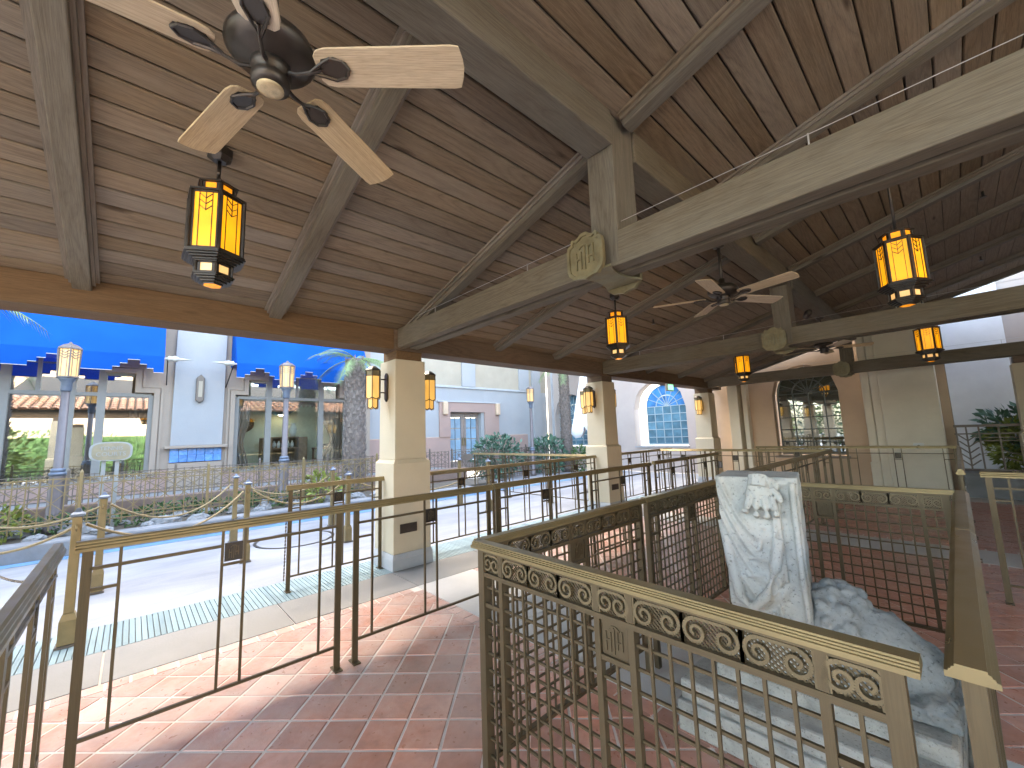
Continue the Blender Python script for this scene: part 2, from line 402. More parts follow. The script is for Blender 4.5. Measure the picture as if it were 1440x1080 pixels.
# ------------------------------------------------------------------ mesh helpers
class MB:
    def __init__(s):
        s.v = []; s.f = []; s.m = []; s.cur = 0
    def add(s, vs, fs):
        o = len(s.v)
        s.v += [tuple(p) for p in vs]
        for f in fs:
            s.f.append(tuple(i + o for i in f)); s.m.append(s.cur)
        return s
    def box(s, x0, x1, y0, y1, z0, z1):
        return s.add([(x0, y0, z0), (x1, y0, z0), (x1, y1, z0), (x0, y1, z0), (x0, y0, z1), (x1, y0, z1), (x1, y1, z1), (x0, y1, z1)],
                     [(0, 3, 2, 1), (4, 5, 6, 7), (0, 1, 5, 4), (1, 2, 6, 5), (2, 3, 7, 6), (3, 0, 4, 7)])
    def bar(s, p0, p1, w, h, up=(0, 0, 1)):
        p0 = Vector(p0); p1 = Vector(p1); d = (p1 - p0).normalized(); up = Vector(up)
        if abs(d.dot(up)) > 0.98: up = Vector((1, 0, 0))
        a = d.cross(up).normalized(); b = a.cross(d).normalized()
        vs = []
        for p in (p0, p1):
            for i, j in ((-1, -1), (1, -1), (1, 1), (-1, 1)):
                vs.append(p + a * (i * w / 2) + b * (j * h / 2))
        return s.add(vs, [(3, 2, 1, 0), (4, 5, 6, 7), (0, 1, 5, 4), (1, 2, 6, 5), (2, 3, 7, 6), (3, 0, 4, 7)])
    def lathe(s, prof, c=(0, 0, 0), n=16, a0=0.0, sx=1.0, sy=1.0):
        vs = []; fs = []
        for r, z in prof:
            for k in range(n):
                t = a0 + 2 * math.pi * k / n
                vs.append((c[0] + r * sx * math.cos(t), c[1] + r * sy * math.sin(t), c[2] + z))
        m = len(prof)
        for i in range(m - 1):
            for k in range(n):
                k2 = (k + 1) % n
                fs.append((i * n + k, i * n + k2, (i + 1) * n + k2, (i + 1) * n + k))
        fs.append(tuple(reversed(range(n)))); fs.append(tuple((m - 1) * n + k for k in range(n)))
        return s.add(vs, fs)
    def tube(s, pts, r, n=6, r1=None):
        pts = [Vector(p) for p in pts]; m = len(pts); vs = []; fs = []
        prev = None
        for i, p in enumerate(pts):
            d = (pts[min(i + 1, m - 1)] - pts[max(i - 1, 0)]).normalized()
            up = Vector((0, 0, 1)) if abs(d.z) < 0.95 else Vector((1, 0, 0))
            a = d.cross(up).normalized(); b = a.cross(d)
            rr = r if r1 is None else r + (r1 - r) * i / max(1, m - 1)
            for k in range(n):
                t = 2 * math.pi * k / n
                vs.append(p + a * (rr * math.cos(t)) + b * (rr * math.sin(t)))
        for i in range(m - 1):
            for k in range(n):
                k2 = (k + 1) % n
                fs.append((i * n + k, i * n + k2, (i + 1) * n + k2, (i + 1) * n + k))
        fs.append(tuple(reversed(range(n)))); fs.append(tuple((m - 1) * n + k for k in range(n)))
        return s.add(vs, fs)
    def prism(s, poly, f):
        """poly: 2-D outline (counter-clockwise), f(u, v, k) -> 3-D point for k = 0 / 1"""
        n = len(poly)
        vs = [f(u, v, 0) for u, v in poly] + [f(u, v, 1) for u, v in poly]
        fs = [tuple(reversed(range(n))), tuple(range(n, 2 * n))]
        for i in range(n):
            j = (i + 1) % n
            fs.append((i, j, n + j, n + i))
        return s.add(vs, fs)
    def sphere(s, c, r, n=12, m=8):
        rx, ry, rz = r if isinstance(r, (tuple, list)) else (r, r, r)
        vs = [(c[0], c[1], c[2] - rz)]
        for i in range(1, m):
            a = -math.pi / 2 + math.pi * i / m
            for k in range(n):
                t = 2 * math.pi * k / n
                vs.append((c[0] + rx * math.cos(a) * math.cos(t), c[1] + ry * math.cos(a) * math.sin(t), c[2] + rz * math.sin(a)))
        vs.append((c[0], c[1], c[2] + rz))
        fs = []
        for k in range(n): fs.append((0, 1 + (k + 1) % n, 1 + k))
        for i in range(m - 2):
            for k in range(n):
                k2 = (k + 1) % n
                fs.append((1 + i * n + k, 1 + i * n + k2, 1 + (i + 1) * n + k2, 1 + (i + 1) * n + k))
        t = len(vs) - 1; o = 1 + (m - 2) * n
        for k in range(n): fs.append((o + k, o + (k + 1) % n, t))
        return s.add(vs, fs)
    def mesh(s, name, mats, smooth=False):
        me = bpy.data.meshes.new(name)
        me.from_pydata(s.v, [], s.f)
        for mm in (mats if isinstance(mats, (list, tuple)) else [mats]):
            me.materials.append(mm)
        if max(s.m, default=0):
            me.polygons.foreach_set('material_index', s.m)
        me.validate()
        bm = bmesh.new(); bm.from_mesh(me)
        bmesh.ops.recalc_face_normals(bm, faces=bm.faces[:])
        bm.to_mesh(me); bm.free()
        if smooth:
            me.polygons.foreach_set('use_smooth', [True] * len(me.polygons))
        me.update()
        return me

def link(name, me, parent=None, loc=(0, 0, 0), rot=None, scale=None, mtx=None):
    o = bpy.data.objects.new(name, me)
    C.objects.link(o)
    if parent is not None: o.parent = parent
    if mtx is not None:
        o.matrix_local = mtx
    else:
        o.location = loc
        if rot is not None: o.rotation_euler = rot
        if scale is not None: o.scale = scale
    return o

def thing(name, label, cat, loc=(0, 0, 0), rotz=0.0, group=None):
    o = bpy.data.objects.new(name, None)
    C.objects.link(o)
    o.location = loc; o.rotation_euler = (0, 0, rotz)
    o.empty_display_size = 0.2
    o['label'] = label; o['category'] = cat
    if group: o['group'] = group
    return o

def tag(o, label, cat, group=None):
    o['label'] = label; o['category'] = cat
    if group: o['group'] = group
    return o

def structure(o):
    o['kind'] = 'structure'
    return o

def bevel(o, w=0.006, seg=2):
    b = o.modifiers.new('bevel', 'BEVEL'); b.width = w; b.segments = seg; b.limit_method = 'ANGLE'
    b.harden_normals = False
    return o

_cubes = {}
def cube(m):
    if m.name not in _cubes:
        _cubes[m.name] = MB().box(-.5, .5, -.5, .5, -.5, .5).mesh('bar_' + m.name, m)
    return _cubes[m.name]

def bar(parent, name, p0, p1, w, h, m, up=(0, 0, 1)):
    """a straight bar of section w x h; the shared unit bar, stretched"""
    p0 = Vector(p0); p1 = Vector(p1); d = p1 - p0; L = d.length; d = d / L; up = Vector(up)
    if abs(d.dot(up)) > 0.98: up = Vector((0, 1, 0))
    a = up.cross(d).normalized(); b = d.cross(a).normalized()
    mt = Matrix(((d.x * L, a.x * w, b.x * h, 0), (d.y * L, a.y * w, b.y * h, 0), (d.z * L, a.z * w, b.z * h, 0), (0, 0, 0, 1)))
    mt.translation = (p0 + p1) / 2
    return link(name, cube(m), parent, mtx=mt)

def box(parent, name, x0, x1, y0, y1, z0, z1, m, bev=0.0):
    """a box as its own mesh, origin at its middle"""
    c = ((x0 + x1) / 2, (y0 + y1) / 2, (z0 + z1) / 2)
    me = MB().box(x0 - c[0], x1 - c[0], y0 - c[1], y1 - c[1], z0 - c[2], z1 - c[2]).mesh(name, m)
    o = link(name, me, parent, c)
    if bev: bevel(o, bev)
    return o

def timber(parent, name, p0, p1, w, h, m, up=(0, 0, 1), bev=0.006):
    """a timber whose grain runs along local X"""
    p0 = Vector(p0); p1 = Vector(p1); d = p1 - p0; L = d.length; d = d / L; up = Vector(up)
    if abs(d.dot(up)) > 0.98: up = Vector((0, 1, 0))
    a = up.cross(d).normalized(); b = d.cross(a).normalized()
    me = MB().box(-L / 2, L / 2, -w / 2, w / 2, -h / 2, h / 2).mesh(name, m)
    mt = Matrix(((d.x, a.x, b.x, 0), (d.y, a.y, b.y, 0), (d.z, a.z, b.z, 0), (0, 0, 0, 1)))
    mt.translation = (p0 + p1) / 2
    o = link(name, me, parent, mtx=mt)
    if bev: bevel(o, bev)
    return o

def text(parent, name, body, size, mtx, m, depth=0.004, spacing=1.0):
    cu = bpy.data.curves.new(name, 'FONT')
    cu.body = body; cu.size = size; cu.extrude = depth; cu.align_x = 'CENTER'; cu.align_y = 'CENTER'
    cu.space_character = spacing
    cu.materials.append(m)
    tmp = bpy.data.objects.new(name + '_curve', cu); C.objects.link(tmp)
    bpy.context.view_layer.update()
    me = bpy.data.meshes.new_from_object(tmp.evaluated_get(bpy.context.evaluated_depsgraph_get()))
    bpy.data.objects.remove(tmp); bpy.data.curves.remove(cu)
    o = bpy.data.objects.new(name, me); C.objects.link(o)
    o.parent = parent; o.matrix_local = mtx
    return o

# ------------------------------------------------------------------ ground, plaza, drain, floor
g = MB().box(-70, 60, -60, 70, -0.30, -0.06).mesh('ground', M['concrete'])
structure(link('ground', g))
structure(box(None, 'plaza', -9.1, -5.32, -14, 14.25, -0.06, -0.004, M['plaza']))
dr = structure(box(None, 'drain_channel', -5.32, -4.67, -9, 14.2, -0.06, -0.012, M['black']))
slat = MB().box(-.325, .325, -.0165, .0165, -.012, 0).mesh('slat', M['drain'])
y = -3.4; k = 0
far_slats = MB()
while y < 9:
    if k < 230:
        link('slat', slat, dr, (0.0, y - 2.6, 0.036))
    else:
        far_slats.box(-.325, .325, y - 2.6 - .0165, y - 2.6 + .0165, 0.024, 0.036)
    y += 0.0392; k += 1
o = link('slat', far_slats.mesh('slat', M['drain']), dr); o['kind'] = 'stuff'
kd = structure(box(None, 'kerb_drain', -9.1, -8.88, -9, 14.2, -0.003, 0.002, M['kerbtile']))

# concrete edging of the pavilion floor: slabs with open joints
ce = structure(box(None, 'concrete_edging', -4.67, -4.05, -9, 14.2, -0.06, -0.012, M['grout']))
yy = [-2.45, -1.26, -0.07, 1.12, 2.31, 3.5, 4.69, 5.88, 7.07, 8.26, 9.45, 10.64, 11.83, 13.02]
for a, b in zip(yy[:-1], yy[1:]):
    w = (b - a) - 0.012
    sl = MB().box(-.304, .304, -w / 2, w / 2, -.012, 0).mesh('slab', M['concrete'])
    link('slab', sl, ce, (0, (a + b) / 2 - 2.6, 0.036))
# bands across the floor under the tie beams
BANDS = [(2.285, 3.02), (6.83, 7.50), (11.7, 12.4)]
tf = structure(box(None, 'tile_floor', -4.05, 6.0, -9, 13.3, -0.06, -0.004, M['grout']))
tfc = Vector(tf.location)
for a, b in BANDS:
    x = -4.05
    while x < 5.9:
        w = 1.40
        me = MB().box(0.005, w - .005, 0.004, b - a - .004, -.008, 0.0005).mesh('slab', M['band'])
        link('slab', me, tf, Vector((x, a, 0)) - tfc)
        x += w

# square terracotta tiles laid on the diagonal
SIDE = 0.2235
H_ = SIDE / 2 - 0.0065
def tile_mesh(seed):
    r = random.Random(seed); bm = MB(); t = 0.0
    e = 0.004
    j = [r.uniform(-.0015, .0015) for _ in range(8)]
    top = [(-H_ + e + j[0], -H_ + e + j[1]), (H_ - e + j[2], -H_ + e + j[3]), (H_ - e + j[4], H_ - e + j[5]), (-H_ + e + j[6], H_ - e + j[7])]
    out = [(-H_ + j[0], -H_ + j[1]), (H_ + j[2], -H_ + j[3]), (H_ + j[4], H_ + j[5]), (-H_ + j[6], H_ + j[7])]
    vs = [(x, y, -0.010) for x, y in out] + [(x, y, -0.0035) for x, y in out] + [(x, y, 0.0) for x, y in top]
    fs = [(0, 1, 5, 4), (1, 2, 6, 5), (2, 3, 7, 6), (3, 0, 4, 7), (4, 5, 9, 8), (5, 6, 10, 9), (6, 7, 11, 10), (7, 4, 8, 11), (8, 9, 10, 11)]
    bm.add(vs, fs)
    return bm
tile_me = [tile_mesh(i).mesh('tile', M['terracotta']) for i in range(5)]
NODE = Vector((-2.567, 1.216))
def clip(poly, ax, lim, keep_less):
    out = []
    for i in range(len(poly)):
        p, q = poly[i], poly[(i + 1) % len(poly)]
        ip = (p[ax] <= lim) if keep_less else (p[ax] >= lim)
        iq = (q[ax] <= lim) if keep_less else (q[ax] >= lim)
        if ip: out.append(p)
        if ip != iq:
            t = (lim - p[ax]) / (q[ax] - p[ax])
            out.append((p[0] + t * (q[0] - p[0]), p[1] + t * (q[1] - p[1])))
    return out
fields = [(-3.925, 6.0, -1.2, 2.175), (-3.925, 6.0, 3.14, 6.71), (-3.925, 6.0, 7.62, 11.58)]
cuts = MB(); far_tiles = MB(); whole = []
c45 = math.sqrt(.5)
for fi, (x0, x1, y0, y1) in enumerate(fields):
    for i in range(-60, 60):
        for j in range(-60, 60):
            cx = NODE.x + ((i + .5) - (j + .5)) * SIDE * c45
            cy = NODE.y + ((i + .5) + (j + .5)) * SIDE * c45
            if not (x0 - .2 < cx < x1 + .2 and y0 - .2 < cy < y1 + .2): continue
            q = H_ * math.sqrt(2)
            poly = [(cx, cy - q), (cx + q, cy), (cx, cy + q), (cx - q, cy)]
            inside = all(x0 <= p[0] <= x1 and y0 <= p[1] <= y1 for p in poly)
            dist = math.hypot(cx, cy)
            seen = cx < 0.9 and cy > -0.55 and (cx * _f.x + cy * _f.y > 0.25)
            if inside and fi == 0 and seen:
                whole.append((dist, cx, cy)); continue
            if inside and fi == 1 and seen and len(whole) < 300 and cy < 4.2 and cx < 0.3:
                whole.append((dist, cx, cy)); continue
            if cx > 3.5: continue
            for ax, lim, less in ((0, x0, False), (0, x1, True), (1, y0, False), (1, y1, True)):
                if poly: poly = clip(poly, ax, lim, less)
            if len(poly) < 3: continue
            z = rnd.uniform(-.001, .001)
            (cuts if fi == 0 else far_tiles).prism(poly, lambda u, v, k, z=z: (u - tfc.x, v - tfc.y, (z if k else -.010) - tfc.z))
whole.sort()
for n, (d, cx, cy) in enumerate(whole):
    if n < 290:
        link('tile', tile_me[n % 5], tf, Vector((cx, cy, rnd.uniform(-.0012, .0012))) - tfc,
             (rnd.uniform(-.003, .003), rnd.uniform(-.003, .003), math.pi / 4 + (n * 7 % 4) * math.pi / 2 + rnd.uniform(-.008, .008)))
    else:
        q = H_ * math.sqrt(2)
        far_tiles.prism([(cx, cy - q), (cx + q, cy), (cx, cy + q), (cx - q, cy)], lambda u, v, k: (u - tfc.x, v - tfc.y, (0 if k else -.010) - tfc.z))
far_tiles.f += [tuple(i + len(far_tiles.v) for i in f) for f in cuts.f]; far_tiles.v += cuts.v; far_tiles.m += cuts.m
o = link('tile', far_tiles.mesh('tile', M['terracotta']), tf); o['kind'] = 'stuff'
# border course of small tiles round the first field
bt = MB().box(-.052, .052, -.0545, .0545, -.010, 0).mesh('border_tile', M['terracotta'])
n = 0
y = -1.1
while y < 2.20:
    link('border_tile', bt, tf, Vector((-3.985, y, rnd.uniform(-.001, .001))) - tfc, (0, 0, rnd.uniform(-.01, .01))); y += 0.1245
x = -3.985 + .1245
while x < 0.9:
    link('border_tile', bt, tf, Vector((x, 2.228, rnd.uniform(-.001, .001))) - tfc, (0, 0, math.pi / 2 + rnd.uniform(-.01, .01))); x += 0.1245
row = MB()
for yb in (3.08, 6.77, 7.56, 11.64):
    x = -3.985
    while x < 3.0:
        row.box(x - .0545 - tfc.x, x + .0545 - tfc.x, yb - .052 - tfc.y, yb + .052 - tfc.y, -.010 - tfc.z, 0 - tfc.z); x += 0.1245
for y0, y1 in ((3.08, 6.77), (7.56, 11.64)):
    y = y0 + .1245
    while y < y1 - .1:
        row.box(-3.985 - .052 - tfc.x, -3.985 + .052 - tfc.x, y - .0545 - tfc.y, y + .0545 - tfc.y, -.010 - tfc.z, 0 - tfc.z); y += 0.1245
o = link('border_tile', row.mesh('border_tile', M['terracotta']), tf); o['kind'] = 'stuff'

# ------------------------------------------------------------------ the pavilion
pv = thing('pavilion', 'long timber pavilion with plank ceiling, heavy tie beams and cream columns', 'pavilion')
SL = 0.276
ANG = math.atan(SL)
def zc(x): return 2.94 + SL * (x + 4.71)                 # underside of the boarding
XE, XR = -5.05, 2.35
Y0, Y1 = -3.6, 13.15
# boarding: real planks, one per rafter bay
U = Vector((math.cos(ANG), 0, math.sin(ANG))); NN = Vector((-math.sin(ANG), 0, math.cos(ANG))); V = Vector((0, 1, 0))
rafters = [-3.3, -1.83, -0.38, 1.02, 2.55, 4.10, 5.47, 7.0, 8.65, 10.25, 11.85, 13.05]
pw = 0.171
ceil_o = bpy.data.objects.new('ceiling', None); C.objects.link(ceil_o); ceil_o.parent = pv
plank_cache = {}
def plank_mesh(L):
    k = round(L, 3)
    if k not in plank_cache:
        w = pw / 2 - 0.0055; t = 0.026; c = 0.007
        sec = [(-w, t), (-w, c), (-w + c, 0), (w - c, 0), (w, c), (w, t)]
        plank_cache[k] = MB().prism(sec, lambda u, v, e: ((e - .5) * L, u, v)).mesh('plank', M['plank'])
    return plank_cache[k]
deck = MB()
def planks(x0, x1, ya, yb):
    L = yb - ya - 0.004
    n = int(round((x1 - x0) / (pw * math.cos(ANG))))
    for i in range(n):
        xm = x0 + (i + .5) * pw * math.cos(ANG)
        p = Vector((xm, (ya + yb) / 2, zc(xm)))
        mt = Matrix(((V.x, -U.x, NN.x, p.x), (V.y, -U.y, NN.y, p.y), (V.z, -U.z, NN.z, p.z), (0, 0, 0, 1)))
        link('plank', plank_mesh(L), ceil_o, mtx=mt)
spans = [(-1.83, -0.38), (-0.38, 1.02), (1.02, 2.55), (2.55, 4.10), (4.10, 5.47), (5.47, 7.0)]
for a, b in spans:
    planks(-4.92, 1.70, a, b)
o_before = len(ceil_o.children)
far_planks = MB()
for a, b in ((-3.5, -1.83), (7.0, 8.65), (8.65, 10.25), (10.25, 11.85), (11.85, 13.12)):
    i = 0
    x = -4.92
    while x < 2.0:
        w = pw * math.cos(ANG); dz = rnd.uniform(0, .002)
        p = [(x + .003, zc(x + .003) + dz), (x + w - .003, zc(x + w - .003) + dz), (x + w - .003, zc(x + w) + .022), (x + .003, zc(x) + .022)]
        far_planks.prism(p, lambda u, v, k, a=a, b=b: (u, b - .002 if k == 0 else a + .002, v)); x += w
# grain of the far boards runs along Y: turn the mesh so that local X is world Y
far_planks.v = [(vy, -vx, vz) for vx, vy, vz in far_planks.v]
fo = link('plank', far_planks.mesh('plank', M['plank']), ceil_o, rot=(0, 0, math.pi / 2)); fo['kind'] = 'stuff'
for ya, yb in ((Y0, Y1),):
    deck.prism([(XE, zc(XE) + .024), (XR, zc(XR) + .024), (XR, zc(XR) + .12), (XE, zc(XE) + .12)], lambda u, v, k: (u, Y1 if k == 0 else Y0, v))
    deck.prism([(XR + .001, zc(XR) + .024), (5.6, zc(XR) + .024 - SL * 3.2), (5.6, zc(XR) + .12 - SL * 3.2), (XR + .001, zc(XR) + .12)], lambda u, v, k: (u, Y1 if k == 0 else Y0, v))
link('roof_deck', deck.mesh('roof_deck', M['gap']), pv)
# clay roof tiles near the left eave
rt = MB()
for i in range(70):
    yb = Y0 + 0.1 + i * 0.24
    for j in range(6):
        x = XE - 0.12 + j * 0.36
        pts = []
        for k in range(5):
            t = math.pi * k / 4
            pts.append((-math.cos(t) * 0.11, math.sin(t) * 0.075))
        x2 = x + 0.42
        vs = [(x, yb + u, zc(x) + .15 + v) for u, v in pts] + [(x2, yb + u * .85, zc(x2) + .12 + v) for u, v in pts]
        rt.add(vs, [(k, k + 1, k + 6, k + 5) for k in range(4)] + [(0, 5, 9, 4)])
o = link('roof_tile', rt.mesh('roof_tile', M['rooftile']), pv); o['kind'] = 'stuff'

# rafters with a stepped moulding on both sides
for i, y in enumerate(rafters):
    xa, xb = -4.74, XR
    seg = [(xa, -1.67), (-1.43, xb)]
    for a, b in seg:
        p0 = Vector((a, y, zc(a))) - NN * .047; p1 = Vector((b, y, zc(b))) - NN * .047
        rf = timber(pv, 'rafter', p0, p1, 0.115, 0.094, M['beam'], NN, 0.008)
        q0 = Vector((a, 0, zc(a))); q1 = Vector((b, 0, zc(b)))
        L = (q1 - q0).length
        for s in (-1, 1):
            mb = MB()
            for w, h, off in ((0.020, 0.050, 0.0575), (0.022, 0.024, 0.0785)):
                mb.box(-L / 2 + .01, L / 2 - .01, min(s * off, s * (off + w)), max(s * off, s * (off + w)), .047 - h, .0465)
            link('moulding', mb.mesh('moulding', M['trimwood']), rf)
# eave beam along the left side, purlin half way up the slope
for a, b in ((-3.4, 2.36), (2.36, 6.84), (6.84, 11.96), (11.96, 13.0)):
    timber(pv, 'eave_beam', (-4.86, a + .002, 2.805), (-4.86, b - .002, 2.805), 0.30, 0.262, M['eave'], bev=0.008)
timber(pv, 'eave_fascia', (-5.03, Y0, 2.80), (-5.03, Y1, 2.80), 0.03, 0.25, M['eave'], bev=0.004)
pz = 3.59
for a, b in ((Y0, 2.40), (2.70, 6.88), (7.18, 12.02), (12.32, 13.1)):
    timber(pv, 'purlin', (-1.55, a, pz + .14), (-1.55, b, pz + .14), 0.225, 0.28, M['beam'], bev=0.01)
timber(pv, 'ridge_beam', (XR, Y0, zc(XR) - .1), (XR, Y1, zc(XR) - .1), 0.2, 0.24, M['beam'], bev=0.01)

# bronze shields with the HTH monogram
def shield_outline(w, h):
    half = [(0.0, .50), (0.09, .49), (0.17, .43), (0.26, .40), (0.33, .44), (0.37, .40), (0.37, .33), (0.47, .30), (0.50, .20), (0.50, -.22), (0.46, -.33), (0.38, -.39), (0.33, -.44), (0.20, -.45), (0.09, -.47), (0.0, -.50)]
    pts = [(-x * w, z * h) for x, z in half]                       # top to bottom on the left side
    pts += [(x * w, z * h) for x, z in reversed(half[1:-1])]       # and back up on the right
    return pts
def hth(mb, w, h, t, y, s):
    """raised letters H T H inside a w x h field; s = outward sign along Y"""
    def r(x0, x1, z0, z1): mb.box(x0 * w, x1 * w, min(y, y + s * t), max(y, y + s * t), z0 * h, z1 * h)
    for cx, top, bot in ((-.27, .20, -.42), (.27, .34, -.28)):
        r(cx - .13, cx - .085, bot, top); r(cx + .085, cx + .13, bot, top); r(cx - .085, cx + .085, -.08, -.025)
    r(-.026, .026, -.46, .36)
    n = 8
    for k in range(n):
        a0 = math.pi * (0.12 + .76 * k / n); a1 = math.pi * (0.12 + .76 * (k + 1) / n)
        p = [(math.cos(a0) * .30, .22 + math.sin(a0) * .22), (math.cos(a1) * .30, .22 + math.sin(a1) * .22),
             (math.cos(a1) * .245, .22 + math.sin(a1) * .165), (math.cos(a0) * .245, .22 + math.sin(a0) * .165)]
        mb.prism([(u * w, v * h) for u, v in p], lambda u, v, k2: (u, y + s * t * k2, v))
def shield(parent, c, s, w=0.31, h=0.35):
    ol = shield_outline(w, h)
    mb = MB().prism(ol, lambda u, v, k: (u, s * .022 * k, v))
    o = link('shield', mb.mesh('shield', M['emblem']), parent, c); bevel(o, .004)
    inner = [(u * .86, v * .86) for u, v in ol]
    rim = MB(); n = len(ol)
    for i in range(n):
        j = (i + 1) % n
        rim.prism([ol[i], ol[j], inner[j], inner[i]], lambda u, v, k: (u, s * (.022 + .014 * k), v))
    link('rim', rim.mesh('rim', M['emblem']), o)
    lt = MB(); hth(lt, w * .62, h * .60, .012, s * .022, s)
    link('lettering', lt.mesh('lettering', M['emblem']), o)
    return o

BX0, BX1 = -4.705, 1.35
BEAMY = [2.41, 6.88, 12.02]
for bi, by in enumerate(BEAMY):
    for k, (a, b) in enumerate(((by, by + .115), (by + .165, by + .28))):
        timber(pv, 'tie_beam', (BX0 - (0.10 if k == 0 else 0), (a + b) / 2, 2.825), (BX1, (a + b) / 2, 2.825), b - a, 0.25, M['beam'], bev=0.009)
    timber(pv, 'king_post', (-1.565, by + .142, 2.72), (-1.565, by + .142, 3.87), 0.285, 0.222, M['beam'], (1, 0, 0), 0.008)
    shield(pv, (-1.665, by - .085, 2.80), -1)
    shield(pv, (-1.665, by + .365, 2.80), 1)
    # plate under the beam that joins the two shields
    n = 10; prof = []
    mb = MB()
    for k in range(n):
        t0 = -1 + 2 * k / n; t1 = -1 + 2 * (k + 1) / n
        w0 = .10 + .055 * t0 * t0; w1 = .10 + .055 * t1 * t1
        mb.prism([(-w0, t0 * .21), (w0, t0 * .21), (w1, t1 * .21), (-w1, t1 * .21)], lambda u, v, kk: (u, v, -.014 + .014 * kk))
    link('shield_plate', mb.mesh('shield_plate', M['emblem']), pv, (-1.64, by + .14, 2.695))
    # bird wire on pins over the beam
    for px in (-3.9, -2.4, -1.46, -0.35, 0.75):
        bar(pv, 'wire_pin', (px, by + .05, 2.945), (px, by + .05, 3.035), .007, .007, M['wire'])
    link('bird_wire', MB().tube([(BX0, by + .05, 3.03), (BX1, by + .05, 3.03)], .0022, 5).mesh('bird_wire', M['wire']), pv)

# columns
def column(cx, cy, plate=True):
    def sq(name, hw, z0, z1, m, taper=None):
        hw1 = hw if taper is None else taper
        mb = MB(); vs = []
        for z, h in ((z0, hw), (z1, hw1)):
            vs += [(-h, -h, z), (h, -h, z), (h, h, z), (-h, h, z)]
        mb.add(vs, [(3, 2, 1, 0), (4, 5, 6, 7), (0, 1, 5, 4), (1, 2, 6, 5), (2, 3, 7, 6), (3, 0, 4, 7)])
        return mb.mesh(name, m)
    col = link('column', sq('column', .219, 1.29, 2.555, M['cream'], .213), pv, (cx, cy, 0)); bevel(col, .008)
    p = link('pedestal', sq('pedestal', .255, .185, 1.25, M['cream']), col); bevel(p, .007)
    mb = MB(); vs = []
    for z, h in ((1.25, .254), (1.29, .2195)):
        vs += [(-h, -h, z), (h, -h, z), (h, h, z), (-h, h, z)]
    mb.add(vs, [(3, 2, 1, 0), (4, 5, 6, 7), (0, 1, 5, 4), (1, 2, 6, 5), (2, 3, 7, 6), (3, 0, 4, 7)])
    link('chamfer', mb.mesh('chamfer', M['cream']), col)
    p = link('plinth', sq('plinth', .272, 0, .13, M['plinth']), col); bevel(p, .006)
    p = link('plinth_cap', sq('plinth_cap', .272, .1305, .184, M['plinth'], .256), col)
    p = link('capital', sq('capital', .182, 2.556, 2.698, M['eave']), col); bevel(p, .005)
    if plate:
        me = MB().box(0, .012, -.115, .115, -.055, .055).mesh('access_plate', M['black'])
        p = link('access_plate', me, col, (.2565, -.06, .47)); bevel(p, .008)
COLS = [(-4.927, 2.59), (-4.927, 7.05), (-4.927, 12.22), (-4.927, -1.9)]
for c in COLS: column(*c)
for c in ((1.03, 2.55), (1.03, 7.02), (1.03, 12.25), (1.03, -1.9)):
    column(*c, plate=False)

# ------------------------------------------------------------------ queue railings
def cap_mesh(L, m, w=0.062):
    h = w / 2
    sec = [(-h, 1.040), (h, 1.040), (h, 1.054), (h - .006, 1.060), (h - .006, 1.068), (h - .012, 1.074), (h - .012, 1.082), (h - .018, 1.090), (-h + .018, 1.090), (-h + .012, 1.082), (-h + .012, 1.074), (-h + .006, 1.068), (-h + .006, 1.060), (-h, 1.054)]
    return MB().prism(sec, lambda u, v, k: (L * k, u, v)).mesh('handrail', m)
_plate = {}
def hth_plate():
    if 'p' not in _plate:
        me = MB().box(-.046, .046, -.006, .006, -.053, .053).mesh('emblem_plate', M['black'])
        lt = MB()
        for s in (-1, 1):
            hth(lt, .062, .085, .003, s * .006, s)
        _plate['p'] = me; _plate['l'] = lt.mesh('lettering', M['bronze'])
    return _plate['p'], _plate['l']
def railing(label, x, y, ang, L, panels, group='bronze queue railings', over=0.045, m=None, feet=True):
    m = m or M['bronze']
    t = thing('railing', label, 'railing', (x, y, 0), ang, group)
    link('handrail', cap_mesh(L + 2 * over, M['bronze_lit'] if m is M['bronze'] else m), t, (-over, 0, 0))
    gap = 0.125
    P = (L - gap * (panels - 1)) / panels
    for k in range(panels):
        o = k * (P + gap)
        for px in (o, o + P):
            bar(t, 'post', (px, 0, 0.006), (px, 0, 1.040), .040, .016, m, (0, 1, 0))
            if feet: bar(t, 'foot', (px, -.05, .004), (px, .05, .004), .05, .008, m)
        e = .008
        bar(t, 'lower_rail', (o + e, 0, .148), (o + P - e, 0, .148), .018, .016, m)
        s = P / 1.20
        v1, p1, p2, v2 = o + .118 * s, o + P / 2 - .057, o + P / 2 + .057, o + P - .118 * s
        for a, b in ((o + e, p1 - .007), (p2 + .007, o + P - e)):
            bar(t, 'upper_rail', (a, 0, .948), (b, 0, .948), .016, .016, m)
        for vx in (v1, p1, p2, v2):
            bar(t, 'baluster', (vx, 0, .156), (vx, 0, 1.040), .014, .014, m)
        bar(t, 'crosspiece', (o + e, 0, .845), (v1 - .007, 0, .845), .014, .014, m)
        bar(t, 'crosspiece', (v2 + .007, 0, .845), (o + P - e, 0, .845), .014, .014, m)
        bar(t, 'crosspiece', (p1 + .007, 0, .838), (p2 - .007, 0, .838), .014, .014, m)
        a, b = hth_plate()
        pl = link('emblem_plate', a, t, ((p1 + p2) / 2, 0, .908)); link('lettering', b, pl)
    return t
HP = math.pi / 2
railing('long bronze railing on the red tiles with two posts close together in its middle', -3.06, -0.135, HP, 2.62, 2)
railing('bronze railing behind the statue cage, beside the base of the nearest column', -3.07, 2.60, HP, 2.86, 2)
railing('bronze railing whose end carries a small junction box, beyond the statue cage', -3.12, 5.74, HP, 2.33, 2)
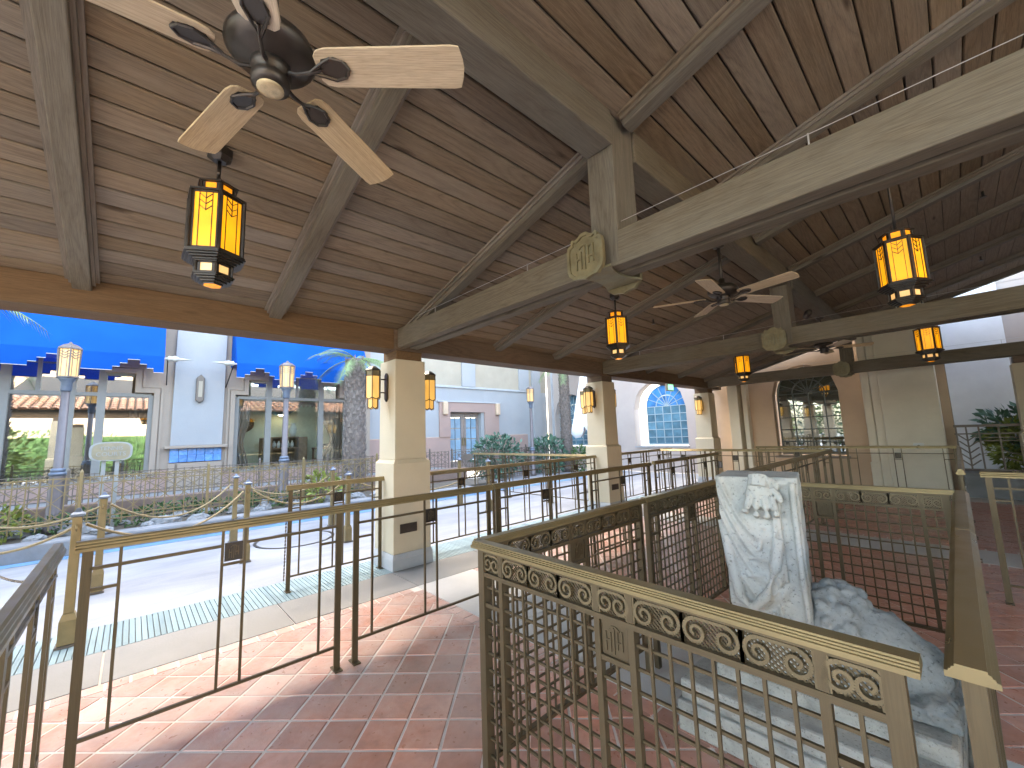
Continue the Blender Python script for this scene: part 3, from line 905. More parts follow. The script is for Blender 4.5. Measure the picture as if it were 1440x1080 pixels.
railing('short bronze railing touching the left side of the nearest column', -4.94, 1.28, HP, 1.01, 1)
railing('bronze railing from the nearest column to the second column', -4.94, 2.93, HP, 3.80, 3)
railing('bronze railing crossing the plaza in front of the green shrubs', -9.15, 6.98, 0.0, 4.12, 3)
railing('bronze railing just past the second column at the edge of the floor', -4.94, 7.42, HP, 2.5, 2)
railing('bronze railing across the floor between the second and third columns', -4.85, 9.35, 0.0, 3.22, 3)
railing('dark bronze railing running away behind the headless white pedestal', -1.60, 4.55, HP, 4.62, 4)
railing('bronze railing in front of the dark arched window', -3.20, 10.72, 0.0, 3.12, 2)
railing('bronze railing running away beside the tall cream pilaster', -0.03, 5.70, HP, 4.98, 4)
railing('bronze gate-like railing by the grey planter wall at the far right', 0.13, 5.50, 0.0, 2.4, 2)
railing('bronze railing seen end-on at the lower left corner', -3.06, -0.245, 0.0, 2.3, 2)

# ------------------------------------------------------------------ the cage of mesh panels round the statue
PL = 1.352
def spiral(cx, cz, r0, turns, flip, w=0.0100, n=34):
    """flat ribbon that curls inwards; returns quads"""
    out = []
    pts = []
    for i in range(n + 1):
        t = i / n
        a = math.pi * .5 - t * turns * 2 * math.pi
        r = r0 * (1 - .80 * t)
        pts.append((cx + flip * math.cos(a) * r * min(1.25, .0342 * 1.0 / .0344 * 1.0), cz + math.sin(a) * r, w * (1 - .25 * t)))
    for i in range(n):
        x0, z0, w0 = pts[i]; x1, z1, w1 = pts[i + 1]
        dx, dz = x1 - x0, z1 - z0; l = math.hypot(dx, dz) or 1
        nx, nz = -dz / l, dx / l
        out.append([(x0 - nx * w0 / 2, z0 - nz * w0 / 2), (x1 - nx * w1 / 2, z1 - nz * w1 / 2), (x1 + nx * w1 / 2, z1 + nz * w1 / 2), (x0 + nx * w0 / 2, z0 + nz * w0 / 2)])
    return out
_sc = {}
def scroll_mesh(w, m):
    k = (round(w, 3), m.name)
    if k not in _sc:
        mb = MB(); h = .040
        for f in (-1, 1):
            for q in spiral(f * w * .255, -.002, h * .86, 1.45, f):
                mb.prism(q, lambda u, v, kk: (u, -.006 + .012 * kk, v))
        # ogee that links the two curls along the bottom and top
        mb.prism([(-w * .255, h * .86 - .006), (w * .255, h * .86 - .006), (w * .255, h * .86 + .002), (-w * .255, h * .86 + .002)], lambda u, v, kk: (u, -.005 + .010 * kk, v))
        for f in (-1, 1):
            mb.prism([(f * w * .5 - .005, -.040), (f * w * .5 + .005, -.040), (f * w * .5 + .005, .040), (f * w * .5 - .005, .040)], lambda u, v, kk: (u, -.004 + .008 * kk, v))
        _sc[k] = mb.mesh('scroll', m)
    return _sc[k]
_fil = {}
def filigree_mesh(w, h, m):
    k = (round(w, 3), m.name)
    if k not in _fil:
        mb = MB(); p = .0135; t = .0046
        i = -int(h / p) - 1
        while i * p < w + h:
            for s in (-1, 1):
                pts = []
                x0 = i * p
                a = [x0, 0.0]; b = [x0 - h, h]
                if s > 0: a, b = [x0 - h, 0.0], [x0, h]
                # clip to 0..w
                (ax, az), (bx, bz) = a, b
                lo, hi = 0.0, 1.0
                d = bx - ax
                for lim, sgn in ((0.0, 1), (w, -1)):
                    va = sgn * (ax - lim); vb = sgn * (bx - lim)
                    if va < 0 and vb < 0: lo = 2
                    elif va < 0: lo = max(lo, va / (va - vb))
                    elif vb < 0: hi = min(hi, va / (va - vb))
                if lo < hi - .02:
                    A = (ax + d * lo - w / 2, az + h * lo - h / 2); B = (ax + d * hi - w / 2, az + h * hi - h / 2)
                    n = (t * .707 / 2, t * .707 / 2) if s < 0 else (t * .707 / 2, -t * .707 / 2)
                    q = [(A[0] - n[0], A[1] - n[1]), (B[0] - n[0], B[1] - n[1]), (B[0] + n[0], B[1] + n[1]), (A[0] + n[0], A[1] + n[1])]
                    y0 = .0012 if s > 0 else -.0022
                    mb.prism(q, lambda u, v, kk: (u, y0 + .0022 * kk, v))
            i += 1
        _fil[k] = mb.mesh('filigree', m)
    return _fil[k]
def cage_panel(label, x, y, ang, group='mesh panels of the statue cage'):
    m = M['bronze']
    t = thing('mesh_railing', label, 'railing', (x, y, 0), ang, group)
    link('handrail', cage_cap(PL + .05), t, (-.025, 0, 0))
    xs = [0, PL]
    sw = .036
    for px in (sw / 2, PL - sw / 2):
        bar(t, 'stile', (px, 0, .006), (px, 0, 1.0655), sw, .032, m, (0, 1, 0))
    L0, L1 = sw, PL - sw
    bar(t, 'top_rail', (L0, 0, 1.0585), (L1, 0, 1.0585), .030, .0145, m)
    bar(t, 'frieze_rail', (L0, 0, .962), (L1, 0, .962), .028, .017, m)
    bar(t, 'bottom_rail', (L0, 0, .186), (L1, 0, .186), .030, .018, m)
    d = [.137, PL / 2 - .0625, PL / 2 + .0625, PL - .137]
    for px in d:
        bar(t, 'mullion', (px, 0, .195), (px, 0, .953), .021, .022, m, (0, 1, 0))
        bar(t, 'mullion', (px, 0, .971), (px, 0, 1.051), .021, .022, m, (0, 1, 0))
    secs = [(L0, d[0] - .0105, 1), (d[0] + .0105, d[1] - .0105, 3), (d[1] + .0105, d[2] - .0105, 1), (d[2] + .0105, d[3] - .0105, 3), (d[3] + .0105, L1, 1)]
    for a, b, n in secs:
        fl = link('filigree', filigree_mesh(b - a, .080, m), t, ((a + b) / 2, .004, 1.011)); fl['kind'] = 'stuff'
        w = (b - a) / n
        for k in range(n):
            link('scroll', scroll_mesh(w, M['scroll']), t, (a + (k + .5) * w, -.005, 1.011))
    for a, b in ((L0, d[0] - .011), (d[3] + .011, L1), (d[1] + .0105, d[2] - .0105)):
        bar(t, 'crosspiece', (a, 0, .838), (b, 0, .838), .018, .016, m)
    pm = MB().box(-.050, .050, -.006, .006, -.056, .056).mesh('emblem_plate', m)
    pl = link('emblem_plate', pm, t, (PL / 2, 0, .903)); bevel(pl, .008)
    lt = MB()
    for s in (-1, 1): hth(lt, .078, .092, .004, s * .006, s)
    link('lettering', lt.mesh('lettering', m), pl)
    # woven bars
    z = .252
    while z < .95:
        segs = [(L0, L1)] if z < .83 else [(L0, d[1] - .01), (d[2] + .01, L1)]
        for a, b in segs:
            bar(t, 'mesh_bar', (a, .004, z), (b, .004, z), .0085, .0085, m)
        z += .0655
    x = L0 + .048
    while x < L1 - .02:
        if min(abs(x - q) for q in d) > .018:
            top = .83 if d[1] < x < d[2] else .957
            bar(t, 'mesh_bar', (x, -.003, .195), (x, -.003, top), .0085, .0085, m)
        x += .0595
    return t
def cage_cap(L):
    k = ('cage', round(L, 3))
    if k not in _sc:
        sec = [(-.036, 1.066), (.036, 1.066), (.036, 1.077), (.030, 1.078), (.030, 1.082), (.026, 1.083), (.026, 1.087), (.021, 1.088), (.021, 1.093), (-.021, 1.093), (-.021, 1.088), (-.026, 1.087), (-.026, 1.083), (-.030, 1.082), (-.030, 1.078), (-.036, 1.077)]
        _sc[k] = MB().prism(sec, lambda u, v, kk: (L * kk, u, v)).mesh('handrail', M['bronze_lit'])
    return _sc[k]
cage_panel('nearest mesh railing of the statue cage, its golden handrail sloping across the foreground', -1.478, 1.15, 0.0)
cage_panel('dark mesh railing at the left of the statue cage, nearer of two in line', -1.505, 1.175, HP)
cage_panel('dark mesh railing at the left of the statue cage, farther of two in line', -1.505, 2.60, HP)
cage_panel('mesh railing at the back of the statue cage, right of the white pedestal', -1.44, 3.95, 0.0)
cage_panel('right-hand mesh railing of the cage, nearer of two, seen end-on', -0.035, 1.19, HP)
cage_panel('mesh railing at the right of the statue cage seen end-on, farther of two in line', -0.035, 2.60, HP)

# ------------------------------------------------------------------ the broken statue in the cage
sb = thing('statue_base', 'weathered stepped stone base under the white pedestal and the lion', 'statue base', (-0.66, 2.75, 0))
o = box(sb, 'step', -.50, .55, -.57, .57, 0.0005, .15, M['base'], .010)
o = box(sb, 'step', -.485, .535, -.555, .555, .1505, .25, M['base'], .014)
o = box(sb, 'step', -.34, .53, -.44, .42, .2505, .335, M['base'], .02)

def remesh(o, vox, smooth=3, disp=None):
    r = o.modifiers.new('remesh', 'REMESH'); r.mode = 'VOXEL'; r.voxel_size = vox; r.use_smooth_shade = True
    if smooth:
        s = o.modifiers.new('smooth', 'SMOOTH'); s.iterations = smooth; s.factor = .5
    for k, (sc, st, typ) in enumerate(disp or []):
        tx = bpy.data.textures.new('stone_relief_%d' % k, typ)
        tx.noise_scale = sc
        if typ == 'CLOUDS': tx.noise_depth = 3
        d = o.modifiers.new('relief', 'DISPLACE'); d.texture = tx; d.strength = st; d.mid_level = .5; d.texture_coords = 'LOCAL'
    return o
st = thing('broken_statue', 'headless white stone pedestal carved with a draped cloth and a resting hand', 'statue', (-0.755, 2.56, .335), R(11))
# block: front face towards -Y at y = -.17; local z 0 .. .96
def drape_block():
    mb = MB(); nx, nz = 44, 96
    hw, hd = .185, .165
    def half(z):                                   # the block widens towards the top
        t = z / .955
        return (-.188 - .030 * max(0, t - .62) * 1.8, .160)
    def front(u, z):
        t = z / .955
        d = .0
        # swag of cloth hanging from the upper left to the right shoulder
        for k in range(4):
            cz = .33 + .105 * k + .42 * (u - .02) ** 2 / .05 + (.36 - .05 * k) * max(0, u + .05) * 1.0
            d += .022 * math.exp(-((z - cz) / .030) ** 2) * max(0.0, 1 - max(0, u - .03) * 9)
        if z > .30 + 1.5 * max(0, u + .02) + .25 * (u + .1) ** 2 and u < .08: d += .018
        # vertical pleats at the right
        if u > .05:
            d += .010 * math.cos((u - .05) * 62) * min(1, max(0, (z - .28) * 6)) + .006
        # chip at the lower left, moulding at the right
        d += .002 * math.sin(u * 70 + z * 25) * math.sin(z * 41)
        return d
    rows = []
    for j in range(nz + 1):
        z = .955 * j / nz
        l, r = half(z)
        ring = []
        for i in range(nx + 1):
            u = i / nx - .5; x = l + (r - l) * i / nx
            ring.append((x, -hd - front(u * (r - l), z), z))
        for i in range(1, 13): ring.append((r + .002 * math.sin(z * 40 + i), -hd + 2 * hd * i / 12, z))
        for i in range(1, 13): ring.append((r + (l - r) * i / 12, hd, z))
        for i in range(1, 12): ring.append((l + .006 * math.sin(z * 33 + i), hd - 2 * hd * i / 12, z))
        rows.append(ring)
    n = len(rows[0]); vs = [p for rr in rows for p in rr]; fs = []
    for j in range(nz):
        for i in range(n):
            i2 = (i + 1) % n
            fs.append((j * n + i, j * n + i2, (j + 1) * n + i2, (j + 1) * n + i))
    fs.append(tuple(reversed(range(n)))); fs.append(tuple(nz * n + i for i in range(n)))
    mb.add(vs, fs)
    # rolled fold of the sling and hanging folds
    mb.tube([(-.195, -.15, .72), (-.165, -.195, .52), (-.135, -.21, .36), (-.085, -.215, .31), (-.02, -.215, .38), (.03, -.21, .52), (.055, -.20, .66)], .026, 10)
    mb.tube([(-.19, -.165, .74), (-.11, -.185, .66), (-.045, -.195, .585), (-.03, -.195, .60), (-.005, -.195, .70)], .010, 8)
    mb.tube([(-.15, -.175, .56), (-.09, -.195, .46), (-.02, -.20, .47)], .011, 8)
    mb.tube([(-.16, -.175, .63), (-.09, -.19, .545), (-.02, -.195, .555)], .009, 8)
    mb.tube([(.0, -.18, .30), (.012, -.185, .20), (.002, -.18, .10)], .008, 6, .003)
    mb.tube([(.030, -.18, .33), (.042, -.185, .25), (.034, -.18, .17)], .009, 6, .004)
    mb.tube([(.135, -.185, .93), (.135, -.193, .6), (.142, -.19, .30), (.135, -.18, .27)], .015, 8, .014)
    mb.tube([(.070, -.18, .93), (.066, -.185, .7), (.074, -.18, .45)], .010, 8, .006)
    mb.tube([(-.225, 0, .925), (-.16, -.155, .935), (0, -.162, .93), (.11, -.162, .925)], .020, 8)
    mb.box(-.19, -.15, -.13, .12, .06, .10)
    return mb
o = link('pedestal_block', drape_block().mesh('pedestal_block', M['statue']), st)
remesh(o, .0058, 1, [(.05, .004, 'CLOUDS'), (.012, .0030, 'CLOUDS')])
hb = MB()
# the hand hangs over the front: back of the hand, four curled fingers, thumb at the right
hb.sphere((-.01, -.195, .86), (.062, .030, .070), 14, 10)
hb.tube([(-.005, -.16, .955), (-.01, -.19, .90)], .05, 10)
for fx, ln, dx in ((-.062, .066, -.018), (-.022, .084, -.006), (.018, .088, .004), (.054, .076, .012)):
    hb.tube([(fx * .8, -.207, .86), (fx, -.236, .815), (fx + dx * .6, -.238, .86 - ln), (fx + dx * .6, -.212, .86 - ln - .010)], .0175, 8, .0160)
    hb.sphere((fx, -.236, .812), .0165, 8, 6)
hb.tube([(.050, -.19, .90), (.078, -.205, .865), (.085, -.212, .835)], .016, 8, .012)
o = link('hand', hb.mesh('hand', M['statue']), st)
remesh(o, .0042, 3, [(.03, .003, 'CLOUDS')])
ln_ = thing('lion_statue', 'blue-grey stone lion fragment with a curly mane lying against the pedestal', 'statue', (-0.46, 2.60, .335))
lb = MB()
lb.sphere((-.04, 0, .16), (.17, .20, .25), 16, 12)          # mane
lb.sphere((.08, .0, .12), (.20, .17, .21), 16, 12)          # shoulder
lb.sphere((.20, .02, .06), (.16, .15, .17), 16, 12)         # flank
lb.tube([(.12, .10, .26), (.20, .06, .20), (.27, -.02, .09), (.30, -.10, .02)], .050, 10, .035)
lb.sphere((.30, -.12, .0), (.06, .075, .05), 12, 8)          # paw
for k in range(4): lb.sphere((.265 + .024 * k, -.185, -.012), (.014, .03, .022), 8, 6)
lb.tube([(-.08, -.14, .10), (.06, -.20, .05), (.16, -.20, -.04)], .07, 10, .05)
r5 = random.Random(5)
for k in range(58):
    a = r5.uniform(0, 6.28); e = r5.uniform(-.3, 1.35)
    lb.sphere((-.04 + .17 * math.cos(a) * math.cos(e), .20 * math.sin(a) * math.cos(e), .16 + .25 * math.sin(e)), r5.uniform(.020, .040), 8, 6)
lb.box(-.16, .36, -.20, .20, -.07, -.0)
lb.v = [(x * .95, y, z * .86) for x, y, z in lb.v]
o = link('lion_body', lb.mesh('lion_body', M['lionstone']), ln_, (0, 0, .065))
remesh(o, .008, 3, [(.040, .017, 'CLOUDS'), (.013, .007, 'CLOUDS')])

# ------------------------------------------------------------------ ceiling fans
def ceiling_fan(label, x, y, phase, top, rs=1.0):
    t = thing('ceiling_fan', label, 'ceiling fan', (x, y, 2.885), 0, 'five-bladed ceiling fans')
    md = M['black']
    link('downrod', MB().tube([(0, 0, .22), (0, 0, top - 2.885)], .0165, 12).mesh('downrod', md, True), t)
    link('canopy', MB().lathe([(.02, 0), (.055, .012), (.07, .05), (.07, .06)], (0, 0, top - 2.885 - .06), 20).mesh('canopy', md, True), t)
    link('motor_housing', MB().lathe([(.062, .085), (.080, .100), (.120, .108), (.143, .128), (.155, .145), (.155, .162), (.147, .167), (.145, .185), (.118, .208), (.06, .225), (.03, .235), (.03, .29)], (0, 0, 0), 40).mesh('motor_housing', md, True), t)
    link('hub', MB().lathe([(.045, .0), (.064, .008), (.066, .04), (.058, .05), (.070, .058), (.070, .090), (.055, .105)], (0, 0, 0), 28).mesh('hub', md, True), t)
    link('medallion', MB().lathe([(.03, -.008), (.046, -.005), (.046, .002)], (0, 0, 0), 24).mesh('medallion', M['medal'], True), t)
    bl = MB()
    out = [(.175, -.045), (.192, -.064), (.225, -.072), (.66, -.080), (.690, -.076), (.703, -.03), (.706, 0), (.703, .03), (.690, .076), (.66, .080), (.225, .072), (.192, .064), (.175, .045)]
    out = [(u if u < .3 else u + .03, v) for u, v in out]
    bl.prism(out, lambda u, v, k: (u, v, -.004 + .008 * k))
    bme = bl.mesh('blade', M['blade'])
    ir = MB()
    ir.tube([(.055, 0, -.02), (.10, 0, -.035), (.15, .0, -.026), (.19, .0, -.012)], .009, 8, .006)
    for s in (-1, 1):
        ir.tube([(.15, 0, -.024), (.19, s * .020, -.014), (.235, s * .040, -.009), (.275, s * .030, -.009), (.295, 0, -.009)], .0065, 6)
    ir.prism([(.20, -.035), (.25, -.044), (.29, -.024), (.30, 0), (.29, .024), (.25, .044), (.20, .035), (.185, 0)], lambda u, v, k: (u, v, -.0085 + .004 * k))
    ime = ir.mesh('blade_iron', md)
    for k in range(5):
        a = R(phase + 72 * k)
        b = link('blade', bme, t, (0, 0, .085), (R(-11), 0, a)); bevel(b, .002, 1)
        b.rotation_euler = (Matrix.Rotation(a, 4, 'Z') @ Matrix.Rotation(R(-11), 4, 'X')).to_euler()
        link('blade_iron', ime, b)
    return t
ceiling_fan('nearest ceiling fan with tan wooden blades, at the upper left', -1.62, 0.305, 49.0, 3.59)
ceiling_fan('second ceiling fan, seen beyond the first tie beam against the dark ceiling', -1.58, 4.68, 60, 3.59)
ceiling_fan('farthest ceiling fan, half hidden behind the second tie beam', -1.55, 9.56, 20, 3.59)

# ------------------------------------------------------------------ hexagonal pendant lanterns
def hexa(r, z0, z1, r1=None):
    return MB().lathe([(r, z0), (r1 if r1 else r, z1)], (0, 0, 0), 6)
_lm = {}
def lantern_meshes():
    if _lm: return _lm
    md = M['black']
    # frame of the main body: six corner posts, top and bottom rings, flared cap
    mb = MB()
    def ring(r, z0, z1, r1=None): mb.lathe([(r, z0), (r1 or r, z1)], (0, 0, 0), 6)
    def posts(r, z0, z1, w):
        for k in range(6):
            a = math.pi / 3 * k
            mb.bar((math.cos(a) * r, math.sin(a) * r, z0), (math.cos(a) * r, math.sin(a) * r, z1), w, w, (math.cos(a), math.sin(a), 0))
    posts(.192, -.095, .295, .022); posts(.124, .315, .385, .016); posts(.128, -.235, -.165, .016)
    ring(.208, .290, .303); ring(.20, .303, .318, .142); ring(.146, .380, .392); ring(.140, .392, .408, .05)
    for r, z0 in ((.215, -.112), (.222, -.124), (.205, -.136), (.185, -.148), (.16, -.160)): ring(r, z0, z0 + .0105)
    ring(.145, -.168, -.160)
    for r, z0 in ((.150, -.250), (.142, -.262), (.122, -.274), (.098, -.286), (.072, -.298)): ring(r, z0, z0 + .0105)
    _lm['frame'] = mb.mesh('frame', md)
    rod = MB().tube([(0, 0, 0), (0, 0, 1)], .011, 10)
    _lm['rod'] = rod.mesh('rod', md, True)
    cn = MB(); cn.lathe([(.045, 0), (.085, .03), (.085, .085)], (0, 0, 0), 6)
    _lm['canopy'] = cn.mesh('canopy', md)
    def pane(r, z0, z1, shrink, m, name):
        a = math.pi / 6; ap = r * math.cos(a); hw = r * math.sin(a) * shrink
        return MB().box(ap - .006, ap, -hw, hw, z0, z1).mesh(name, m)
    _lm['pane'] = pane(.186, -.098, .288, .90, M['amber'], 'pane')
    _lm['upper'] = pane(.120, .325, .378, .66, M['amber_deep'], 'pane')
    _lm['lower'] = pane(.124, -.228, -.176, .66, M['amber_pale'], 'pane')
    # leading: stiles and three chevrons
    ap = .186 * math.cos(math.pi / 6) + .003; hw = .186 * .5 * .90
    ld = MB()
    for s in (-1, 1):
        ld.bar((ap, s * hw * .98, -.098), (ap, s * hw * .98, .288), .012, .008, (1, 0, 0))
        ld.bar((ap, s * hw * .52, -.09), (ap, s * hw * .52, .285), .0045, .005, (1, 0, 0))
        for k in range(4):
            z = .155 + .040 * k
            ld.bar((ap, 0, z), (ap, s * hw * .52, z + .032), .0045, .005, (1, 0, 0))
    ld.bar((ap, 0, .155), (ap, 0, .285), .0045, .005, (1, 0, 0))
    ld.bar((ap, -hw, .282), (ap, hw, .282), .012, .008, (1, 0, 0)); ld.bar((ap, -hw, -.093), (ap, hw, -.093), .012, .008, (1, 0, 0))
    _lm['leading'] = ld.mesh('leading', md)
    r1 = MB()
    ap2 = .120 * math.cos(math.pi / 6) + .001
    for r, z0, z1 in ((.120, .325, .378), (.124, -.228, -.176)):
        ap2 = r * math.cos(math.pi / 6) + .0015; h2 = r * .5
        for s in (-1, 1):
            r1.bar((ap2, s * h2 * .80, z0 - .012), (ap2, s * h2 * .80, z1 + .012), h2 * .36, .007, (1, 0, 0))
        r1.bar((ap2, -h2, z0 - .007), (ap2, h2, z0 - .007), .014, .007, (1, 0, 0)); r1.bar((ap2, -h2, z1 + .006), (ap2, h2, z1 + .006), .014, .007, (1, 0, 0))
    _lm['surround'] = r1.mesh('surround', md)
    _lm['lens'] = MB().lathe([(.04, -.304), (.062, -.298)], (0, 0, 0), 6).mesh('lens', M['amber_deep'])
    return _lm
LS = (.79, .79, .93)
def pendant(label, x, y):
    lm = lantern_meshes()
    t = thing('pendant_lantern', label, 'lantern', (x, y, 2.79), 0, 'amber hexagonal pendant lanterns')
    body = link('frame', lm['frame'], t); body.scale = LS
    top = zc(x) - 2.79
    link('canopy', lm['canopy'], t, (0, 0, top - .088), None, (.85, .85, 1))
    link('rod', lm['rod'], t, (0, 0, .37), None, (1, 1, top - .43))
    link('lens', lm['lens'], t, (0, 0, 0), None, LS)
    for k in range(6):
        a = math.pi / 3 * k + math.pi / 6
        p = link('pane', lm['pane'], t, (0, 0, 0), (0, 0, a), LS); link('leading', lm['leading'], p)
        link('pane', lm['upper'], t, (0, 0, 0), (0, 0, a), LS); p = link('pane', lm['lower'], t, (0, 0, 0), (0, 0, a), LS)
        link('surround', lm['surround'], p)
    return t
pendant('largest amber pendant lantern, hanging under the nearest fan', -2.98, 0.30)
pendant('amber pendant lantern hanging just below the nearest bronze shield', -2.98, 4.74)
pendant('small distant amber pendant lantern over the far end of the left aisle', -3.00, 9.6)
pendant('amber pendant lantern on a long rod at the right, below the big grey beam', -0.17, 4.72)
pendant('small amber pendant lantern in front of the tall cream wall pilaster', -0.17, 9.6)

# ------------------------------------------------------------------ column sconces
_sm = {}
def sconce_meshes():
    if _sm: return _sm
    md = M['black']
    def six(r, z0, z1, w=.010, mb=None):
        for k in range(6):
            a = math.pi / 3 * k + math.pi / 6
            mb.bar((math.cos(a) * r, math.sin(a) * r, z0), (math.cos(a) * r, math.sin(a) * r, z1), w, w, (math.cos(a), math.sin(a), 0))
    a6 = math.pi / 6
    mb = MB()
    mb.lathe([(.128, .268), (.05, .318), (.012, .330)], (0, 0, 0), 6, a6)
    mb.lathe([(.128, .258), (.128, .268)], (0, 0, 0), 6, a6)
    six(.115, -.09, .26, .011, mb); six(.082, -.225, -.10, .009, mb)
    for rr, z in ((.115, -.092), (.082, -.218)):
        for k in range(6):
            a = math.pi / 3 * k + a6; b = a + math.pi / 3
            p = Vector((math.cos(a) * rr, math.sin(a) * rr, z)); q = Vector((math.cos(b) * rr, math.sin(b) * rr, z)); mid = (p + q) / 2 - Vector((0, 0, .022))
            mb.bar(p, mid, .008, .010); mb.bar(mid, q, .008, .010)
    mb.lathe([(.118, .188), (.118, .196)], (0, 0, 0), 6, a6)
    mb.lathe([(.085, -.102), (.085, -.094)], (0, 0, 0), 6, a6)
    _sm['frame'] = mb.mesh('frame', md)
    def pane(r, z0, z1, m):
        ap = r * math.cos(math.pi / 6); hw = r * .5 * .97
        return MB().prism([(-hw, z0), (0, z0 - .022), (hw, z0), (hw, z1), (-hw, z1)], lambda u, v, k: (ap - .005 + .005 * k, u, v)).mesh('pane', m)
    _sm['pane'] = pane(.110, -.088, .188, M['opal']); _sm['lower'] = pane(.078, -.216, -.104, M['opal'])
    ap = .110 * math.cos(math.pi / 6)
    _sm['band'] = MB().box(ap - .005, ap, -.053, .053, .196, .258).mesh('pane', M['emblem'])
    br = MB()
    br.prism([(-.035, -.10), (0, -.135), (.035, -.10), (.035, .20), (0, .235), (-.035, .20)], lambda u, v, k: (u, .19 - .025 * k, v))
    br.tube([(0, .17, .15), (0, .105, .15)], .009, 6); br.tube([(0, .17, -.02), (0, .105, -.02)], .009, 6)
    _sm['bracket'] = br.mesh('bracket', md)
    return _sm
SS = (.82, .82, .96)
def sconce(label, x, y, z, rot, group='lantern sconces on the columns'):
    sm = sconce_meshes()
    t = thing('wall_sconce', label, 'wall lamp', (x, y, z), rot, group)
    link('frame', sm['frame'], t, (0, 0, 0), None, SS); link('bracket', sm['bracket'], t)
    for k in range(6):
        a = math.pi / 3 * k + math.pi / 3
        p = link('pane', sm['pane'], t, (0, 0, 0), (0, 0, a), SS); link('pane', sm['lower'], t, (0, 0, 0), (0, 0, a), SS); link('pane', sm['band'], t, (0, 0, 0), (0, 0, a), SS)
    return t
sconce('pale amber wall lantern on the left face of the nearest column', -4.93, 2.185, 2.16, 0)
sconce('deep amber wall lantern on the right side of the nearest column', -4.93, 2.995, 2.16, math.pi)
sconce('wall lantern on the lit face of the second column, nearer of two', -4.93, 6.645, 2.16, 0)
sconce('wall lantern half hidden behind another on the second column', -5.335, 7.05, 2.16, -HP)
sconce('small wall lantern on the third column beside the blue arched window', -4.93, 11.815, 2.16, 0)
sconce('wall lantern on the far side of the second column', -4.93, 7.455, 2.16, math.pi)

# ------------------------------------------------------------------ shop building with blue awnings (faces +X at x = -13)
FX = -13.0
sp = thing('shop_building', 'cream shop building with stepped windows and bright blue awnings across the plaza', 'building', (FX, 0, 0))
def fx(name, y0, y1, z0, z1, m, d0=-.3, d1=0.0, bev=0.0, parent=None):
    return box(parent or sp, name, d0, d1, y0, y1, z0, z1, m, bev)
def facade(y0, y1, ztop, opens, m, mlow):
    """wall strip with stepped openings: opens = [(a, b, zs, zt), ...] rectangles, non-overlapping in y"""
    ys = sorted({y0, y1} | {v for o in opens for v in o[:2]})
    for a, b in zip(ys[:-1], ys[1:]):
        o = next((o for o in opens if o[0] <= a and b <= o[1]), None)
        if o:
            fx('wall', a, b, o[3], ztop, m)
            fx('wall', a, b, 0.0, o[2], mlow)
        else:
            fx('wall', a, b, 1.0, ztop, m); fx('wall', a, b, 0, 1.0, mlow)
ZT = 12.8  # facade raised out of view to block sun from plaza and floor
SILL = .80
W1 = [(-3.4, -.56, SILL, 3.72), (-.56, -.04, SILL, 3.28), (-.04, .30, SILL, 2.83)]
W2 = [(1.95, 2.25, SILL, 2.86), (2.25, 2.72, SILL, 3.28), (2.72, 4.18, SILL, 3.72), (4.18, 4.66, SILL, 3.28), (4.66, 4.92, SILL, 2.86)]
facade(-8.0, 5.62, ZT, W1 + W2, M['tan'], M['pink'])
# stepped mouldings round the windows
def moulding(path, w, d):
    mb = MB()
    for (a, b), (c, e) in zip(path[:-1], path[1:]):
        if abs(a - c) < 1e-6: mb.box(0.0, d, a - w / 2, a + w / 2, min(b, e) - w / 2, max(b, e) + w / 2)
        else: mb.box(0.0, d * .97, min(a, c) + w / 2, max(a, c) - w / 2, b - w / 2, b + w / 2)
    return link('moulding', mb.mesh('moulding', M['tan']), sp)
for off, w, d in ((.06, .10, .045), (.16, .05, .025)):
    moulding([(.30 + off, .9), (.30 + off, 2.83 + off), (-.04 + off, 2.83 + off), (-.04 + off, 3.28 + off), (-.56 + off, 3.28 + off), (-.56 + off, 3.72 + off), (-3.4, 3.72 + off)], w, d)
    moulding([(1.95 - off, .9), (1.95 - off, 2.86 + off), (2.25 - off, 2.86 + off), (2.25 - off, 3.28 + off), (2.72 - off, 3.28 + off), (2.72 - off, 3.72 + off), (4.18 + off, 3.72 + off), (4.18 + off, 3.28 + off), (4.66 + off, 3.28 + off), (4.66 + off, 2.86 + off), (4.92 + off, 2.86 + off), (4.92 + off, .9)], w, d)
# pilaster between the windows
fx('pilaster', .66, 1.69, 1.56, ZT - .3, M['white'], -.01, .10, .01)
fx('ledge', .55, 1.80, 1.49, 1.56, M['tan'], -.01, .20, .012)
fx('pilaster_base', .64, 1.71, 0, 1.14, M['tan'], -.01, .08)
for k in range(6):
    a = .66 + k * .172
    fx('tile', a + .003, a + .169, 1.16, 1.325, M['bluetile'], .0, .075, .006)
    fx('tile', a + .003, a + .169, 1.328, 1.488, M['bluetile'], .0, .075, .006)
sw = link('wall_lamp', MB().prism([(-.085, -.30), (0, -.37), (.085, -.30), (.085, .26), (0, .36), (-.085, .26)], lambda u, v, k: (.10 + .10 * k, 1.17 + u, 2.98 + v)).mesh('wall_lamp', M['greyiron']), sp)
bevel(sw, .02)
link('pane', MB().prism([(-.04, -.22), (.04, -.22), (.04, .18), (-.04, .18)], lambda u, v, k: (.195 + .010 * k, 1.17 + u, 2.98 + v)).mesh('pane', M['ochre']), sw)
